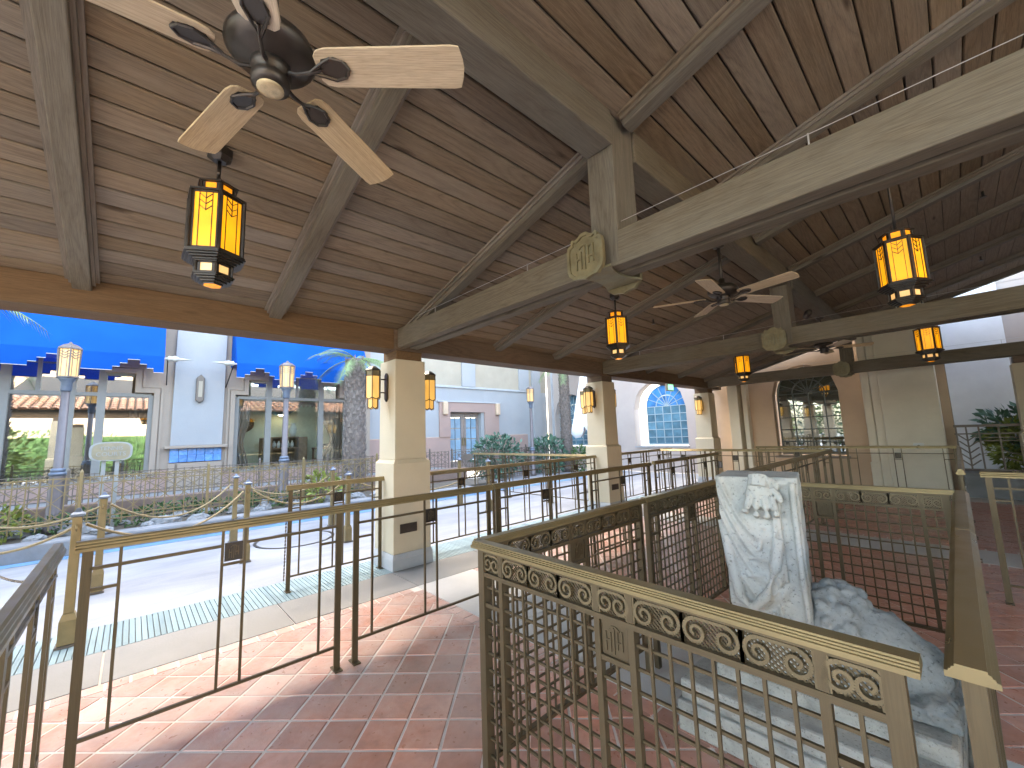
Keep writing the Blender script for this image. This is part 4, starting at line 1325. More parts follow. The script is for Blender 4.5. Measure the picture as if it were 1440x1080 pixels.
# windows: frames, glass
def window(name, ylist, z0, z1, zt, thick, top_only, ystep, gl='glass', high=(0, 0)):
    w = fx(name, ylist[0], ylist[-1], z0, z0 + .07, M['winframe'], -.16, -.05)
    wl = Vector(w.location)
    def add(n, y0, y1, a, b, m, d0, d1):
        c = ((d0 + d1) / 2, (y0 + y1) / 2, (a + b) / 2)
        me = MB().box(d0 - c[0], d1 - c[0], y0 - c[1], y1 - c[1], a - c[2], b - c[2]).mesh(n, m)
        return link(n, me, w, Vector(c) - wl)
    for yv in ylist:
        hi = (3.72 if high[0] - .1 <= yv <= high[1] + .1 else z1) if ystep[0] <= yv <= ystep[1] else zt
        t = .07 if yv in thick else .045
        add('mullion', yv - t, yv + t, z0 + .07, hi, M['winframe'], -.15, -.04)
    for yv in top_only:
        add('mullion', yv - .03, yv + .03, zt + .04, 3.72 if high[0] < yv < high[1] else z1, M['winframe'], -.15, -.05)
    add('transom', ylist[0], ylist[-1], zt - .04, zt + .04, M['winframe'], -.155, -.045)
    if ystep[0] < high[0]: add('head', ystep[0], high[0], z1 - .06, z1, M['winframe'], -.155, -.045)
    add('head', high[1], ystep[1], z1 - .06, z1, M['winframe'], -.155, -.045); add('head', high[0], high[1], 3.66, 3.72, M['winframe'], -.155, -.045)
    cuts = sorted(ylist)
    for a, b in zip(cuts[:-1], cuts[1:]):
        add('pane', a + .05, b - .05, z0 + .07, zt - .04, M[gl], -.105, -.099)
    tops = sorted(set([ystep[0], ystep[1]] + [v for v in ylist if ystep[0] < v < ystep[1]] + list(top_only)))
    for a, b in zip(tops[:-1], tops[1:]):
        add('pane', a + .03, b - .03, zt + .04, 3.66 if high[0] <= (a + b) / 2 <= high[1] else z1 - .06, M['glass'], -.105, -.099)
    return w
window('window', [-3.35, -2.0, -1.04, -.585, .26], SILL, 3.28, 2.78, (-.585, -2.0), [-1.55, -2.7], (-3.35, -.06), 'glass', (-3.35, -.58))
w2 = window('window', [2.0, 2.75, 4.15, 4.88], SILL, 3.28, 2.80, (2.75, 4.15), [3.48], (2.28, 4.62), 'glass_clear', (2.74, 4.16))
# the shop interior
fx('interior_wall', 1.6, 5.5, 0, 3.9, M['interior'], -2.0, -1.9)
fx('interior_wall', 1.5, 1.6, 0, 3.6, M['interior'], -2.6, -.31)
fx('interior_wall', 5.5, 5.6, 0, 3.6, M['interior'], -2.6, -.31)
fx('interior_floor', 1.6, 5.5, .30, .36, M['tan'], -2.5, -.31)
fx('interior_ceiling', -7.8, 5.6, 3.9, 4.0, M['white'], -2.6, -.31)
fx('interior_wall', -7.8, .6, 0, 3.9, M['interior_dark'], -2.6, -2.5)
fx('interior_floor', -7.8, .6, .30, .36, M['tan'], -2.5, -.31)
def curtain(y0, y1, z0, z1, pinch, side):
    mb = MB(); n = 26; rows = 10; vs = []; fs = []
    for j in range(rows + 1):
        t = j / rows; z = z1 + (z0 - z1) * t
        wv = 1 - .55 * math.exp(-((t - .62) / .22) ** 2) * pinch
        for i in range(n + 1):
            u = i / n
            yy = (y0 + (y1 - y0) * u * wv) if side < 0 else (y1 - (y1 - y0) * (1 - u) * wv)
            vs.append((-.34 + .035 * math.sin(u * 26), yy, z))
    for j in range(rows):
        for i in range(n):
            a = j * (n + 1) + i
            fs.append((a, a + 1, a + n + 2, a + n + 1))
    mb.add(vs, fs)
    o = link('curtain', mb.mesh('curtain', M['curtain'], True), sp)
    s = o.modifiers.new('thickness', 'SOLIDIFY'); s.thickness = .01
    return o
curtain(1.98, 2.38, .9, 2.78, .7, -1); curtain(4.25, 4.88, .9, 2.78, .8, 1); curtain(-.10, .28, .9, 2.76, .8, 1)
# valance with a scalloped hem
vb = MB()
for k in range(24):
    a = 2.02 + k * .119
    vb.prism([(a, 2.76), (a, 2.66), (a + .06, 2.58), (a + .119, 2.66), (a + .119, 2.76)], lambda u, v, kk: (-.33 - .03 * kk, u, v))
link('valance', vb.mesh('valance', M['curtain']), sp)
# furniture and goods in the window display
def good(name, label, cat, x, y, z):
    return thing(name, label, cat, (FX + x, y, z))
c1 = good('display_cabinet', 'brown display cabinet with open shelves behind the shop window', 'cabinet', -1.25, 3.45, .36)
box(c1, 'side', -.25, .25, -.62, -.36, 0, 1.35, M['cabinet'], .01); box(c1, 'side', -.25, .25, .36, .62, 0, 1.35, M['cabinet'], .01)
for z in (.10, .55, 1.0, 1.33): box(c1, 'shelf', -.24, .24, -.36, .36, z, z + .035, M['cabinet'])
box(c1, 'back', -.25, -.22, -.36, .36, 0, 1.33, M['interior_dark'])
for k in range(5):
    b = link('vase', MB().lathe([(.03, 0), (.055, .06), (.05, .13), (.02, .18), (.028, .21)], (0, 0, 0), 12).mesh('vase', M['white_item'], True), None, (FX - 1.3, 3.2 + k * .125, .36 + 1.036))
    tag(b, 'row of small white vases on the upper cabinet shelf', 'vase', 'white vases in the shop')
b = link('flower_vase', MB().lathe([(.06, 0), (.10, .1), (.12, .25), (.06, .38), (.08, .42)], (0, 0, 0), 14).mesh('flower_vase', M['white_item'], True), None, (FX - 1.35, 3.72, .36 + 1.37))
tag(b, 'large white vase on top of the display cabinet', 'vase')
c2 = good('display_table', 'low wooden display table with glassware at the right of the shop window', 'table', -.9, 4.55, .36)
box(c2, 'tabletop', -.3, .3, -.30, .30, .95, 1.0, M['cabinet'], .008); box(c2, 'shelf', -.28, .28, -.28, .28, .62, .65, M['cabinet'])
for sx in (-1, 1):
    for sy in (-1, 1): box(c2, 'leg', sx * .26 - .025, sx * .26 + .025, sy * .26 - .025, sy * .26 + .025, 0, .95, M['cabinet'])
for k in range(4):
    b = link('glass_bowl', MB().lathe([(.03, 0), (.06, .04), (.07, .11), (.065, .11)], (0, 0, 0), 12).mesh('glass_bowl', M['lampblue'], True), None, (FX - .85, 4.36 + k * .13, 1.36))
    tag(b, 'bluish bowl in the row on the display table', 'bowl', 'bowls on the display table')
mi = good('wall_mirror', 'oval mirror with dark frame on the green shop wall', 'mirror', -1.89, 2.42, 2.15)
link('frame', MB().lathe([(.30, 0), (.33, .03), (.27, .05)], (0, 0, 0), 28, 0, .78, 1).mesh('frame', M['black'], True), mi, (0, 0, 0), (0, HP, 0))
link('mirror_glass', MB().lathe([(.27, .03), (.27, .04)], (0, 0, 0), 28, 0, .78, 1).mesh('mirror_glass', M['glass_door'], True), mi, (0, 0, 0), (0, HP, 0))
hl = good('hanging_lamp', 'wide green-blue hanging lamp inside the shop window', 'lamp', -1.5, 3.4, 2.50)
link('shade', MB().lathe([(.52, .16), (.50, .14), (.22, -.08), (.20, -.08), (.48, .18)], (0, 0, 0), 12).mesh('shade', M['glass_blue']), hl)
link('cord', MB().tube([(0, 0, .1), (0, 0, 1.4)], .012, 6).mesh('cord', M['black']), hl)
link('bulb', MB().sphere((0, 0, -.02), .10, 12, 8).mesh('bulb', M['bulb'], True), hl)
link('fitting', MB().lathe([(.50, .13), (.03, .18)], (0, 0, 0), 12).mesh('fitting', M['black']), hl)

# awnings: sloping canvas, valance with stepped cut-outs, side panels, rods with finials
def awning(y0, y1, centres):
    xo = .85; ZS, ZW = 3.60, 5.15
    mb = MB()
    def curve(t): return (xo * t, ZW + (ZS - ZW) * (t ** 1.15))
    n = 8
    for k in range(n):
        (xa, za), (xb, zb) = curve(k / n), curve((k + 1) / n)
        mb.prism([(xa, za), (xb, zb), (xb, zb - .012), (xa, za - .012)], lambda u, v, kk: (u + .002, y0 if kk else y1, v))
    a = link('awning', mb.mesh('awning', M['awning']), sp)
    vb = MB()
    # stepped lower hem
    pts = []
    def low(y):
        for c in centres:
            d = abs(y - c)
            for lim, z in ((.10, 3.49), (.22, 3.40), (.335, 3.315)):
                if d < lim: return z
        return 3.23
    ys = sorted({y0, y1} | {c + s * l for c in centres for l in (.10, .22, .335) for s in (-1, 1) if y0 < c + s * l < y1})
    for p, q in zip(ys[:-1], ys[1:]):
        z = low((p + q) / 2)
        vb.box(xo - .006, xo + .006, p, q, z, ZS - .004)
    v = link('valance', vb.mesh('valance', M['awning']), a)
    hem = MB()
    for p, q in zip(ys[:-1], ys[1:]):
        z = low((p + q) / 2); hem.box(xo - .009, xo + .009, p, q, z - .012, z - .001)
    link('hem', hem.mesh('hem', M['awning_pole']), a)
    for yv in (y0, y1):
        s = MB(); prof = [curve(k / n) for k in range(n + 1)] + [(0, ZS)]
        s.prism(list(reversed(prof)), lambda u, v, kk: (u + .002, yv + (.006 if kk else -.006), v - .016))
        link('side_panel', s.mesh('side_panel', M['awning']), a)
    bar(a, 'rod', (xo - .03, y0 - .05, ZS - .03), (xo - .03, y1 + .05, ZS - .03), .035, .035, M['awning_pole'])
    for yv, s in ((y0, -1), (y1, 1)):
        fm = MB()
        r = [(.03, 0), (.07, .03), (.05, .08), (.075, .12), (.06, .18), (.03, .22), (.035, .27), (.02, .34), (.004, .46)]
        fm.lathe(r, (0, 0, 0), 10)
        f = link('finial', fm.mesh('finial', M['awning_pole'], True), a, (xo - .03, yv + s * .05, ZS - .03), (-s * HP, 0, 0))
        bar(a, 'stay', (.0, yv + s * .10, 3.05), (xo - .06, yv + s * .06, ZS - .05), .022, .022, M['black'])
awning(-6.2, .42, [-.09 - 1.19 * k for k in range(5)])
awning(1.82, 5.25, [2.33 + 1.19 * k for k in range(3)])

# ------------------------------------------------------------------ pink entrance building next to it
en = thing('entrance_building', 'white and pink plaster building with a blue-glazed double door', 'building', (FX, 0, 0))
def ex(name, y0, y1, z0, z1, m, d0=-.3, d1=0.0, bev=0.0):
    return box(en, name, d0, d1, y0, y1, z0, z1, m, bev)
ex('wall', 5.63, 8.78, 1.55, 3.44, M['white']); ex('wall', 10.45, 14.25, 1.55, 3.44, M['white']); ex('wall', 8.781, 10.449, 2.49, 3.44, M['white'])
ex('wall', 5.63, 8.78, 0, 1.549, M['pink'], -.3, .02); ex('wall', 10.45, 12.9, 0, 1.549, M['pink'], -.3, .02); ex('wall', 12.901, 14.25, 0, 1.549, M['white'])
ex('wall', 5.63, 14.25, 3.441, 12.8, M['ochre'])  # upper wall raised out of view, also to block the sun
ex('string_course', 5.63, 13.4, 3.42, 3.50, M['plinth'], .0, .05)
for a, b in ((5.6, 6.1), (9.35, 10.0), (12.45, 13.05)): ex('strip', a, b, 3.501, 9.3, M['white'], -.0, .07)
ex('corner_pilaster', 13.25, 13.75, 0, 9.3, M['white'], .0, .12); ex('corner_pilaster', 5.25, 5.62, 0, 9.3, M['tan'], .0, .10)
ex('door_surround', 8.30, 8.78, 1.55, 2.86, M['pink'], .0, .06); ex('door_surround', 10.45, 11.2, 1.55, 2.86, M['pink'], .0, .06); ex('door_surround', 8.781, 10.449, 2.49, 2.86, M['pink'], .0, .06)
ex('cornice', 8.2, 11.3, 2.861, 2.91, M['plinth'], .0, .09)
for yv in (8.52, 11.1):
    o = ex('wall_lamp', yv - .10, yv + .10, 2.38, 2.86, M['brownwall'], .061, .18, .03)
ex('jamb', 8.7, 8.78, .3, 2.489, M['white'], -.29, -.0); ex('jamb', 10.3, 10.45, .3, 2.489, M['white'], -.29, -.01)
ex('head', 8.781, 10.299, 2.41, 2.489, M['doorwood'], -.28, -.16)
for a, b in ((8.785, 9.53), (9.55, 10.295)):
    d = ex('door', a, a + .11, .3, 2.405, M['doorwood'], -.26, -.18); dl = Vector(d.location)
    def dd(n, y0, y1, z0, z1, m, d0, d1):
        c = ((d0 + d1) / 2, (y0 + y1) / 2, (z0 + z1) / 2)
        return link(n, MB().box(d0 - c[0], d1 - c[0], y0 - c[1], y1 - c[1], z0 - c[2], z1 - c[2]).mesh(n, m), d, Vector(c) - dl)
    dd('stile', b - .11, b, .3, 2.405, M['doorwood'], -.26, -.18)
    dd('rail', a + .111, b - .111, .3, .62, M['doorwood'], -.26, -.18); dd('rail', a + .111, b - .111, 2.29, 2.405, M['doorwood'], -.26, -.18)
    ym = (a + b) / 2
    for k in range(4):
        z0 = .62 + k * .4175
        for y0, y1 in ((a + .111, ym - .012), (ym + .012, b - .111)):
            dd('pane', y0, y1, z0 + .012, z0 + .405, M['glass_door'], -.225, -.215)
        if k: dd('muntin', a + .111, b - .111, z0 - .011, z0 + .011, M['darkframe'], -.24, -.20)
    dd('muntin', ym - .011, ym + .011, .62, 2.29, M['darkframe'], -.238, -.202)
    dd('handle', (b - .07) if a < 9 else (a + .03), (b - .03) if a < 9 else (a + .07), 1.2, 1.5, M['bronze_lit'], -.18, -.13)

# ------------------------------------------------------------------ walls with arched windows
def arch_wall(t, x0, x1, z1, openings, m, yb=0.0, yt=.4, n=14):
    xs = [x0]
    for (xc, w, zs, zp) in openings:
        a, b = xc - w / 2, xc + w / 2
        box(t, 'wall', xs[-1], a, yb, yt, 0, z1, m)
        box(t, 'wall', a, b, yb, yt, 0, zs, m)
        mb = MB()
        for k in range(n):
            u0 = a + w * k / n; u1 = a + w * (k + 1) / n
            h0 = zp + math.sqrt(max(0, (w / 2) ** 2 - (u0 - xc) ** 2)); h1 = zp + math.sqrt(max(0, (w / 2) ** 2 - (u1 - xc) ** 2))
            mb.prism([(u0, h0), (u1, h1), (u1, z1), (u0, z1)], lambda u, v, kk: (u, yb if kk else yt, v))
        link('wall', mb.mesh('wall', m), t)
        xs.append(b)
    box(t, 'wall', xs[-1], x1, yb, yt, 0, z1, m)
def arch_window(t, xc, w, zs, zp, y, cols, rows, mg, mtop, mm):
    """rectangular panes up to the springing, radial panes in the arch; the bars stand proud"""
    wn_ = bar(t, 'window', (xc - w / 2, y, zs + .03), (xc + w / 2, y, zs + .03), .06, .06, mm)
    wn_.scale = (1, 1, 1)
    me = MB().box(-w / 2, w / 2, -.03, .03, -.03, .03).mesh('window', mm); wn_.data = me
    wl = Vector((xc, y, zs + .03))
    wn_.matrix_local = Matrix.Translation(wl)
    cw = w / cols; rh = (zp - zs) / rows
    pane = MB().box(-cw / 2 + .004, cw / 2 - .004, -.004, .004, -rh / 2 + .004, rh / 2 - .004).mesh('pane', mg)
    for i in range(cols):
        for j in range(rows):
            link('pane', pane, wn_, Vector((xc - w / 2 + (i + .5) * cw, y, zs + (j + .5) * rh)) - wl)
    for i in range(cols + 1):
        bar(wn_, 'muntin', Vector((xc - w / 2 + i * cw, y - .012, zs)) - wl, Vector((xc - w / 2 + i * cw, y - .012, zp)) - wl, .026, .03, mm, (0, 1, 0))
    for j in range(1, rows + 1):
        bar(wn_, 'muntin', Vector((xc - w / 2, y - .014, zs + j * rh)) - wl, Vector((xc + w / 2, y - .014, zs + j * rh)) - wl, .024, .026, mm)
    r = w / 2; ri = r * .5; ns = 8
    for k in range(ns):
        a0 = math.pi * k / ns; a1 = math.pi * (k + 1) / ns
        for q0, q1 in ((ri, r), (0.02, ri)):
            mb = MB(); pts = []
            for s in range(4): pts.append((math.cos(a0 + (a1 - a0) * s / 3) * (q1 - .004), math.sin(a0 + (a1 - a0) * s / 3) * (q1 - .004)))
            for s in range(3, -1, -1): pts.append((math.cos(a0 + (a1 - a0) * s / 3) * (q0 + .004), math.sin(a0 + (a1 - a0) * s / 3) * (q0 + .004)))
            mb.prism(pts, lambda u, v, kk: (u, -.004 + .008 * kk, v))
            link('pane', mb.mesh('pane', mtop), wn_, Vector((xc, y, zp)) - wl)
        if k: bar(wn_, 'muntin', Vector((xc + math.cos(a0) * ri * .1, y - .012, zp + math.sin(a0) * ri * .1)) - wl, Vector((xc + math.cos(a0) * r, y - .012, zp + math.sin(a0) * r)) - wl, .022, .026, mm, (0, 1, 0))
    for q in (ri, r - .012):
        mb = MB()
        for s in range(20):
            a0 = math.pi * s / 20; a1 = math.pi * (s + 1) / 20
            mb.prism([(math.cos(a0) * q, math.sin(a0) * q), (math.cos(a1) * q, math.sin(a1) * q), (math.cos(a1) * (q + .026), math.sin(a1) * (q + .026)), (math.cos(a0) * (q + .026), math.sin(a0) * (q + .026))], lambda u, v, kk: (u, -.03 + .034 * kk, v))
        link('arch_bar', mb.mesh('arch_bar', mm), wn_, Vector((xc, y, zp)) - wl)
    return wn_
AY = 14.3
aw = thing('arched_building', 'pale pink plaster building with two blue arched windows', 'building', (-8.9, AY, 0))
arch_wall(aw, -4.1, 4.0, 7.5, [(-2.75, 1.75, .95, 2.38), (1.45, 2.05, .95, 2.35)], M['palepink'])
arch_window(aw, -2.75, 1.72, .98, 2.38, .32, 4, 6, M['glass_blue'], M['glass_blue'], M['bluemuntin'])
arch_window(aw, 1.62, 1.62, .98, 2.42, .32, 5, 5, M['glass_blue'], M['glass_sky'], M['bluemuntin'])
box(aw, 'sill', .4, 2.5, -.05, .3, .90, .95, M['white']); box(aw, 'downpipe', -3.78, -3.70, -.08, 0, 0, 7.4, M['plinth'])

ew = thing('end_building', 'tan plaster end wall with a dark arched window and broad cream pilasters', 'building', (-2.5, 13.35, 0))
arch_wall(ew, -2.6, 2.45, 7.0, [(-.24, 1.50, .72, 2.42)], M['brownwall'], 0, .45)
arch_window(ew, -.20, 1.44, .76, 2.42, .30, 4, 5, M['glass_dark'], M['glass_dark'], M['darkframe'])
box(ew, 'sill', -1.05, .6, -.06, .28, .66, .72, M['doorwood'])
box(ew, 'interior_wall', -2.5, 2.4, 2.2, 2.3, 0, 5, M['interior_dark'])
box(ew, 'pilaster', -2.05, -1.78, -.38, -.001, 0, 7, M['creamwall'], .01)
box(ew, 'pilaster', -1.70, -1.58, -.25, -.001, 0, 7, M['creamwall'], .01)
box(ew, 'pilaster', 1.02, 1.18, -.38, -.001, 0, 7, M['creamwall'], .02)
box(ew, 'pilaster', 1.20, 1.36, -.52, -.001, 0, 7, M['creamwall'], .02)
box(ew, 'pilaster', 1.361, 2.30, -.68, -.001, 0, 7, M['creamwall'], .02)
box(ew, 'skirting', 1.0, 1.19, -.42, -.381, 0, .62, M['creamwall'], .02)
t = thing('socket_box', 'small white socket box on the tall cream pilaster', 'box', (-.62, 12.67, 1.0))
o = box(t, 'housing', -.085, .085, -.07, 0, -.065, .065, M['whitebox'], .012)
link('socket', MB().lathe([(.035, 0), (.035, .02)], (0, 0, 0), 16).mesh('socket', M['black']), t, (.0, -.07, -.01), (HP, 0, 0))
rb = thing('light_blocker_wall', 'added unseen plaster wall that blocks light from the right of the pavilion', 'building', (3.6, 0, 0))  # added out of view to keep light from the right off the ceiling
box(rb, 'wall', 0, .3, 4.5, 13.3, 0, 4.3, M['brownwall'])
wb = thing('white_building', 'bright white plaster building behind the planter at the far right', 'building', (0, 14.2, 0))
box(wb, 'wall', -.18, .95, 0, .4, 0, 10, M['brightwhite']); box(wb, 'wall', .951, 6, .12, .4, 0, 10, M['palepink'])
box(wb, 'return_wall', -.18, -.04, -.7, -.001, 0, 10, M['tan'])

# ------------------------------------------------------------------ planter by the shop: kerb wall, soil, rocks
structure(box(None, 'planter_kerb', -9.42, -9.1, -9, 4.6, -.05, .24, M['kerb'], .03))
structure(box(None, 'planter_kerb', -9.42, -9.1, 4.6, 6.9, -.05, .20, M['kerb'], .03))
structure(box(None, 'planter_soil', -12.98, -9.42, -9, 8.0, -.05, .20, M['soil']))
structure(box(None, 'rear_pavement', -12.98, -9.1, 8.0, 14.25, -.06, -.002, M['plaza']))
structure(box(None, 'terrace_wall', -11.0, -10.75, -9, 7.9, .15, .58, M['terrace'], .02))
structure(box(None, 'terrace', -12.98, -11.0, -9, 7.9, .19, .50, M['concrete']))
rocks = []
for s in range(4):
    mb = MB(); mb.sphere((0, 0, 0), (1, .8, .62), 12, 8); r = random.Random(40 + s)
    mb.v = [tuple(c * (1 + r.uniform(-.22, .22)) for c in p) for p in mb.v]
    rocks.append(mb.mesh('rock', M['rock']))
r = random.Random(3)
for k in range(34):
    y = -1.9 + k * .235 + r.uniform(-.06, .06); x = r.choice([-9.27, -9.6, -9.85, -10.3]) + r.uniform(-.08, .08)
    s = r.uniform(.09, .20)
    z = .20 + s * .25 if x < -9.42 else .24 + s * .25
    o = link('rock', rocks[k % 4], None, (x, y, z), (r.uniform(-.2, .2), r.uniform(-.2, .2), r.uniform(0, 6)), (s * r.uniform(.9, 1.4), s, s * r.uniform(.7, 1.1)))
    on = x > -9.42
    tag(o, 'pale rough rock lying on the stone kerb of the plaza' if on else 'pale rough rock in the planter soil behind the kerb', 'rock', 'rocks on the planter kerb' if on else 'rocks in the planter soil')
r = random.Random(4)

# ------------------------------------------------------------------ lattice fences
def fence(label, x, y0, y1, z0, m, span=1.66, h=.80, posts_first=None, group=None):
    t = thing('lattice_fence', label, 'fence', (x, y0, z0), HP, group)
    L = y1 - y0
    for z in (.10, .16, h - .10, h): bar(t, 'rail', (0, 0, z), (L, 0, z), .020, .016, m)
    n = int(L / .135); d = L / n
    for k in range(n + 1):
        bar(t, 'bar', (k * d, .0, .02), (k * d, .0, h + .02), .015, .013, m, (0, 1, 0))
    for k in range(0, n - 1, 2):
        a, b = k * d, (k + 2) * d
        lo, mi_, hi = .16, (h + .06) / 2, h - .10
        for p, q in (((a, lo), (b, mi_)), ((b, lo), (a, mi_)), ((a, mi_), (b, hi)), ((b, mi_), (a, hi)), ((a + d, lo), (a, mi_ * .6)), ((a, hi), (a + d, h)), ((a + d, h), (b, hi))):
            bar(t, 'brace', (p[0], .006, p[1]), (q[0], .006, q[1]), .013, .010, m)
    y = posts_first if posts_first is not None else 0.0
    while y <= L + .01:
        p = bar(t, 'post', (y, 0, -.22), (y, 0, h + .09), .042, .042, m, (0, 1, 0))
        link('finial', MB().lathe([(.029, 0), (.0, .05)], (0, 0, 0), 4, math.pi / 4).mesh('finial', m), t, (y, 0, h + .09))
        y += span
    return t
fence('gold lattice fence on the planter edge in front of the shop, nearer of two', -9.68, -2.24, 4.40, .30, M['goldiron'], 1.66)
fence('grey lattice fence close to the shop front, behind the gold one', -11.35, -2.4, 7.6, .52, M['greyiron'], 1.55, .56)
fence('dark lattice fence in front of the pink entrance building', -11.3, 7.7, 12.8, .0, M['greyiron'], 1.7, 1.05)
t = thing('fence_plaque', 'small dark oval plaque hung on the fence by the double door', 'sign', (-11.24, 8.25, .86), HP)
link('plate', MB().lathe([(.24, 0), (.24, .025)], (0, 0, 0), 24, 0, 1, .42).mesh('plate', M['greyiron']), t, (0, 0, 0), (HP, 0, 0))

# ------------------------------------------------------------------ lamp posts
def lamp_post(label, x, y, z0):
    t = thing('lamp_post', label, 'lamp post', (x, y, z0), R(8), 'lamp posts round the plaza')
    zz = 2.74 - z0
    link('post', MB().lathe([(.115, 0), (.115, .10), (.095, .12), (.095, .90), (.075, .98), (.062, 1.0), (.052, zz)], (0, 0, 0), 20).mesh('post', M['lampgrey'], True), t)
    for za, ra in ((.96, .105), (1.02, .09)):
        link('collar', MB().lathe([(ra - .02, -.035), (ra, -.02), (ra, .02), (ra - .02, .035)], (0, 0, za), 20).mesh('collar', M['lampblue'], True), t)
    link('collar', MB().lathe([(.06, -.20), (.07, -.18), (.07, -.05), (.10, 0), (.12, .03)], (0, 0, zz), 20).mesh('collar', M['lampblue'], True), t)
    mb = MB()
    mb.lathe([(.150, .03), (.150, .055)], (0, 0, zz), 6)
    for k in range(6):
        a = math.pi / 3 * k
        mb.bar((math.cos(a) * .135, math.sin(a) * .135, zz + .05), (math.cos(a) * .155, math.sin(a) * .155, zz + .53), .018, .018, (math.cos(a), math.sin(a), 0))
    mb.lathe([(.166, .52), (.166, .545), (.10, .60), (.03, .63), (.012, .66)], (0, 0, zz), 6)
    link('lantern_frame', mb.mesh('lantern_frame', M['lampgrey']), t)
    ap = .140 * math.cos(math.pi / 6)
    pm = MB().box(ap - .005, ap, -.064, .064, zz + .055, zz + .52).mesh('pane', M['opal'])
    ld = MB()
    for s in (-1, 1):
        ld.bar((ap + .004, s * .034, zz + .06), (ap + .004, s * .034, zz + .52), .005, .006, (1, 0, 0))
        for k in range(3): ld.bar((ap + .004, 0, zz + .36 + .045 * k), (ap + .004, s * .06, zz + .40 + .045 * k), .010, .006, (1, 0, 0))
    lme = ld.mesh('leading', M['lampgrey'])
    for k in range(6):
        a = math.pi / 3 * k + math.pi / 6
        p = link('pane', pm, t, (0, 0, 0), (0, 0, a)); link('leading', lme, p)
    return t
lamp_post('lamp post with amber lantern in front of the left blue awning', -10.2, -.89, .2)
lamp_post('lamp post with lit lantern in front of the middle shop window', -10.2, 2.49, .2)
lamp_post('lamp post with lit lantern beyond the shrubs near the white corner', -11.0, 11.15, .0)

# ------------------------------------------------------------------ TENNIS COURTS sign
t = thing('court_sign', 'grey and gold oval sign lettered TENNIS COURTS on two short posts', 'sign', (-10.1, -.27, .2), HP)
def plaque(s):
    pts = []
    for k in range(40):
        a = 2 * math.pi * k / 40
        x = math.copysign(abs(math.cos(a)) ** .55, math.cos(a)) * .275; z = math.copysign(abs(math.sin(a)) ** .62, math.sin(a)) * .165
        pts.append((x * s, z * s))
    return pts
pf = MB().prism(plaque(1.0), lambda u, v, k: (u, .02 - .05 * k, v)).mesh('plaque', M['signrim'])
p = link('plaque', pf, t, (0, 0, 1.30))
f2 = link('face', MB().prism(plaque(.88), lambda u, v, k: (u, -.030 - .006 * k, v)).mesh('face', M['signface']), p)
rm = Matrix.Rotation(HP, 4, 'X')
text(p, 'lettering', 'TENNIS', .088, Matrix.Translation((0, -.038, .052)) @ rm, M['signrim'])
text(p, 'lettering', 'COURTS', .098, Matrix.Translation((0, -.038, -.048)) @ rm, M['signrim'])
for s in (-.085, .085): bar(t, 'post', (s, .03, 0), (s, .03, 1.2), .055, .04, M['signrim'], (0, 1, 0))

# ------------------------------------------------------------------ queue posts, ropes and chain
def queue_post(label, x, y, h):
    t = thing('queue_post', label, 'post', (x, y, 0), 0, 'square gold posts with ropes on the plaza')
    b = link('shaft', MB().lathe([(.044, .25), (.042, h - .06)], (0, 0, 0), 4, math.pi / 4).mesh('shaft', M['goldiron']), t); bevel(b, .004)
    link('base', MB().lathe([(.070, .02), (.070, .20), (.050, .25)], (0, 0, 0), 4, math.pi / 4).mesh('base', M['goldiron']), t)
    link('foot', MB().lathe([(.088, 0), (.088, .016)], (0, 0, 0), 4, math.pi / 4).mesh('foot', M['greyiron']), t)
    link('cap', MB().lathe([(.044, h - .06), (.062, h - .052), (.062, h - .036), (.034, h - .02), (.02, h), (.012, h + .01)], (0, 0, 0), 4, math.pi / 4).mesh('cap', M['lampblue']), t)
    for s in (-1, 1):
        link('ring', MB().tube([(s * .030, 0, h - .13), (s * .055, 0, h - .12), (s * .062, 0, h - .15), (s * .04, 0, h - .17)], .007, 6).mesh('ring', M['goldiron']), t)
    return t
queue_post('nearest gold queue post, standing on the pale drain strip behind the long railing', -5.02, -.30, 1.06)
queue_post('gold queue post next behind the nearest one', -6.54, -.20, 1.06)
queue_post('gold queue post on the plaza, front one of the middle pair', -6.60, 1.18, 1.06)
queue_post('gold queue post on the plaza, rear one of the middle pair', -8.05, 1.27, 1.06)
queue_post('gold queue post seen through the short railing beside the column, front one', -6.57, 2.52, 1.06)
queue_post('gold queue post seen through the short railing beside the column, rear one', -8.0, 2.78, 1.06)
queue_post('gold queue post right of the nearest column, rear one', -7.95, 5.62, 1.06)
queue_post('gold queue post right of the nearest column, front one', -6.75, 5.50, 1.06)
def rope(label, a, b, sag, m, rad=.012, group='ropes slung between the queue posts', nm='rope'):
    a = Vector(a); b = Vector(b); n = 18
    t = link(nm, MB().tube([a.lerp(b, k / n) - Vector((0, 0, sag * 4 * (k / n) * (1 - k / n))) for k in range(n + 1)], rad, 6).mesh(nm, m, True))
    return tag(t, label, nm, group)
rope('sagging gold rope from the second post towards the gold fence', (-6.62, -.20, .92), (-9.05, -1.9, .90), .26, M['rope'])
rope('sagging gold rope from the nearest post out of the left edge', (-5.10, -.30, .92), (-7.0, -1.7, .90), .26, M['rope'])
rope('gold rope slung from the second post to the middle rear post', (-6.60, -.14, .92), (-8.0, 1.2, .92), .30, M['rope'])
rope('gold rope slung from the nearest post to the middle front post', (-5.10, -.25, .92), (-6.55, 1.12, .92), .28, M['rope'])
rope('gold rope slung from the middle front post to the post beside the railing', (-6.60, 1.24, .92), (-6.57, 2.46, .92), .25, M['rope'])
rope('gold rope slung from the middle rear post to the rear post beside the railing', (-8.05, 1.33, .92), (-8.0, 2.72, .92), .25, M['rope'])
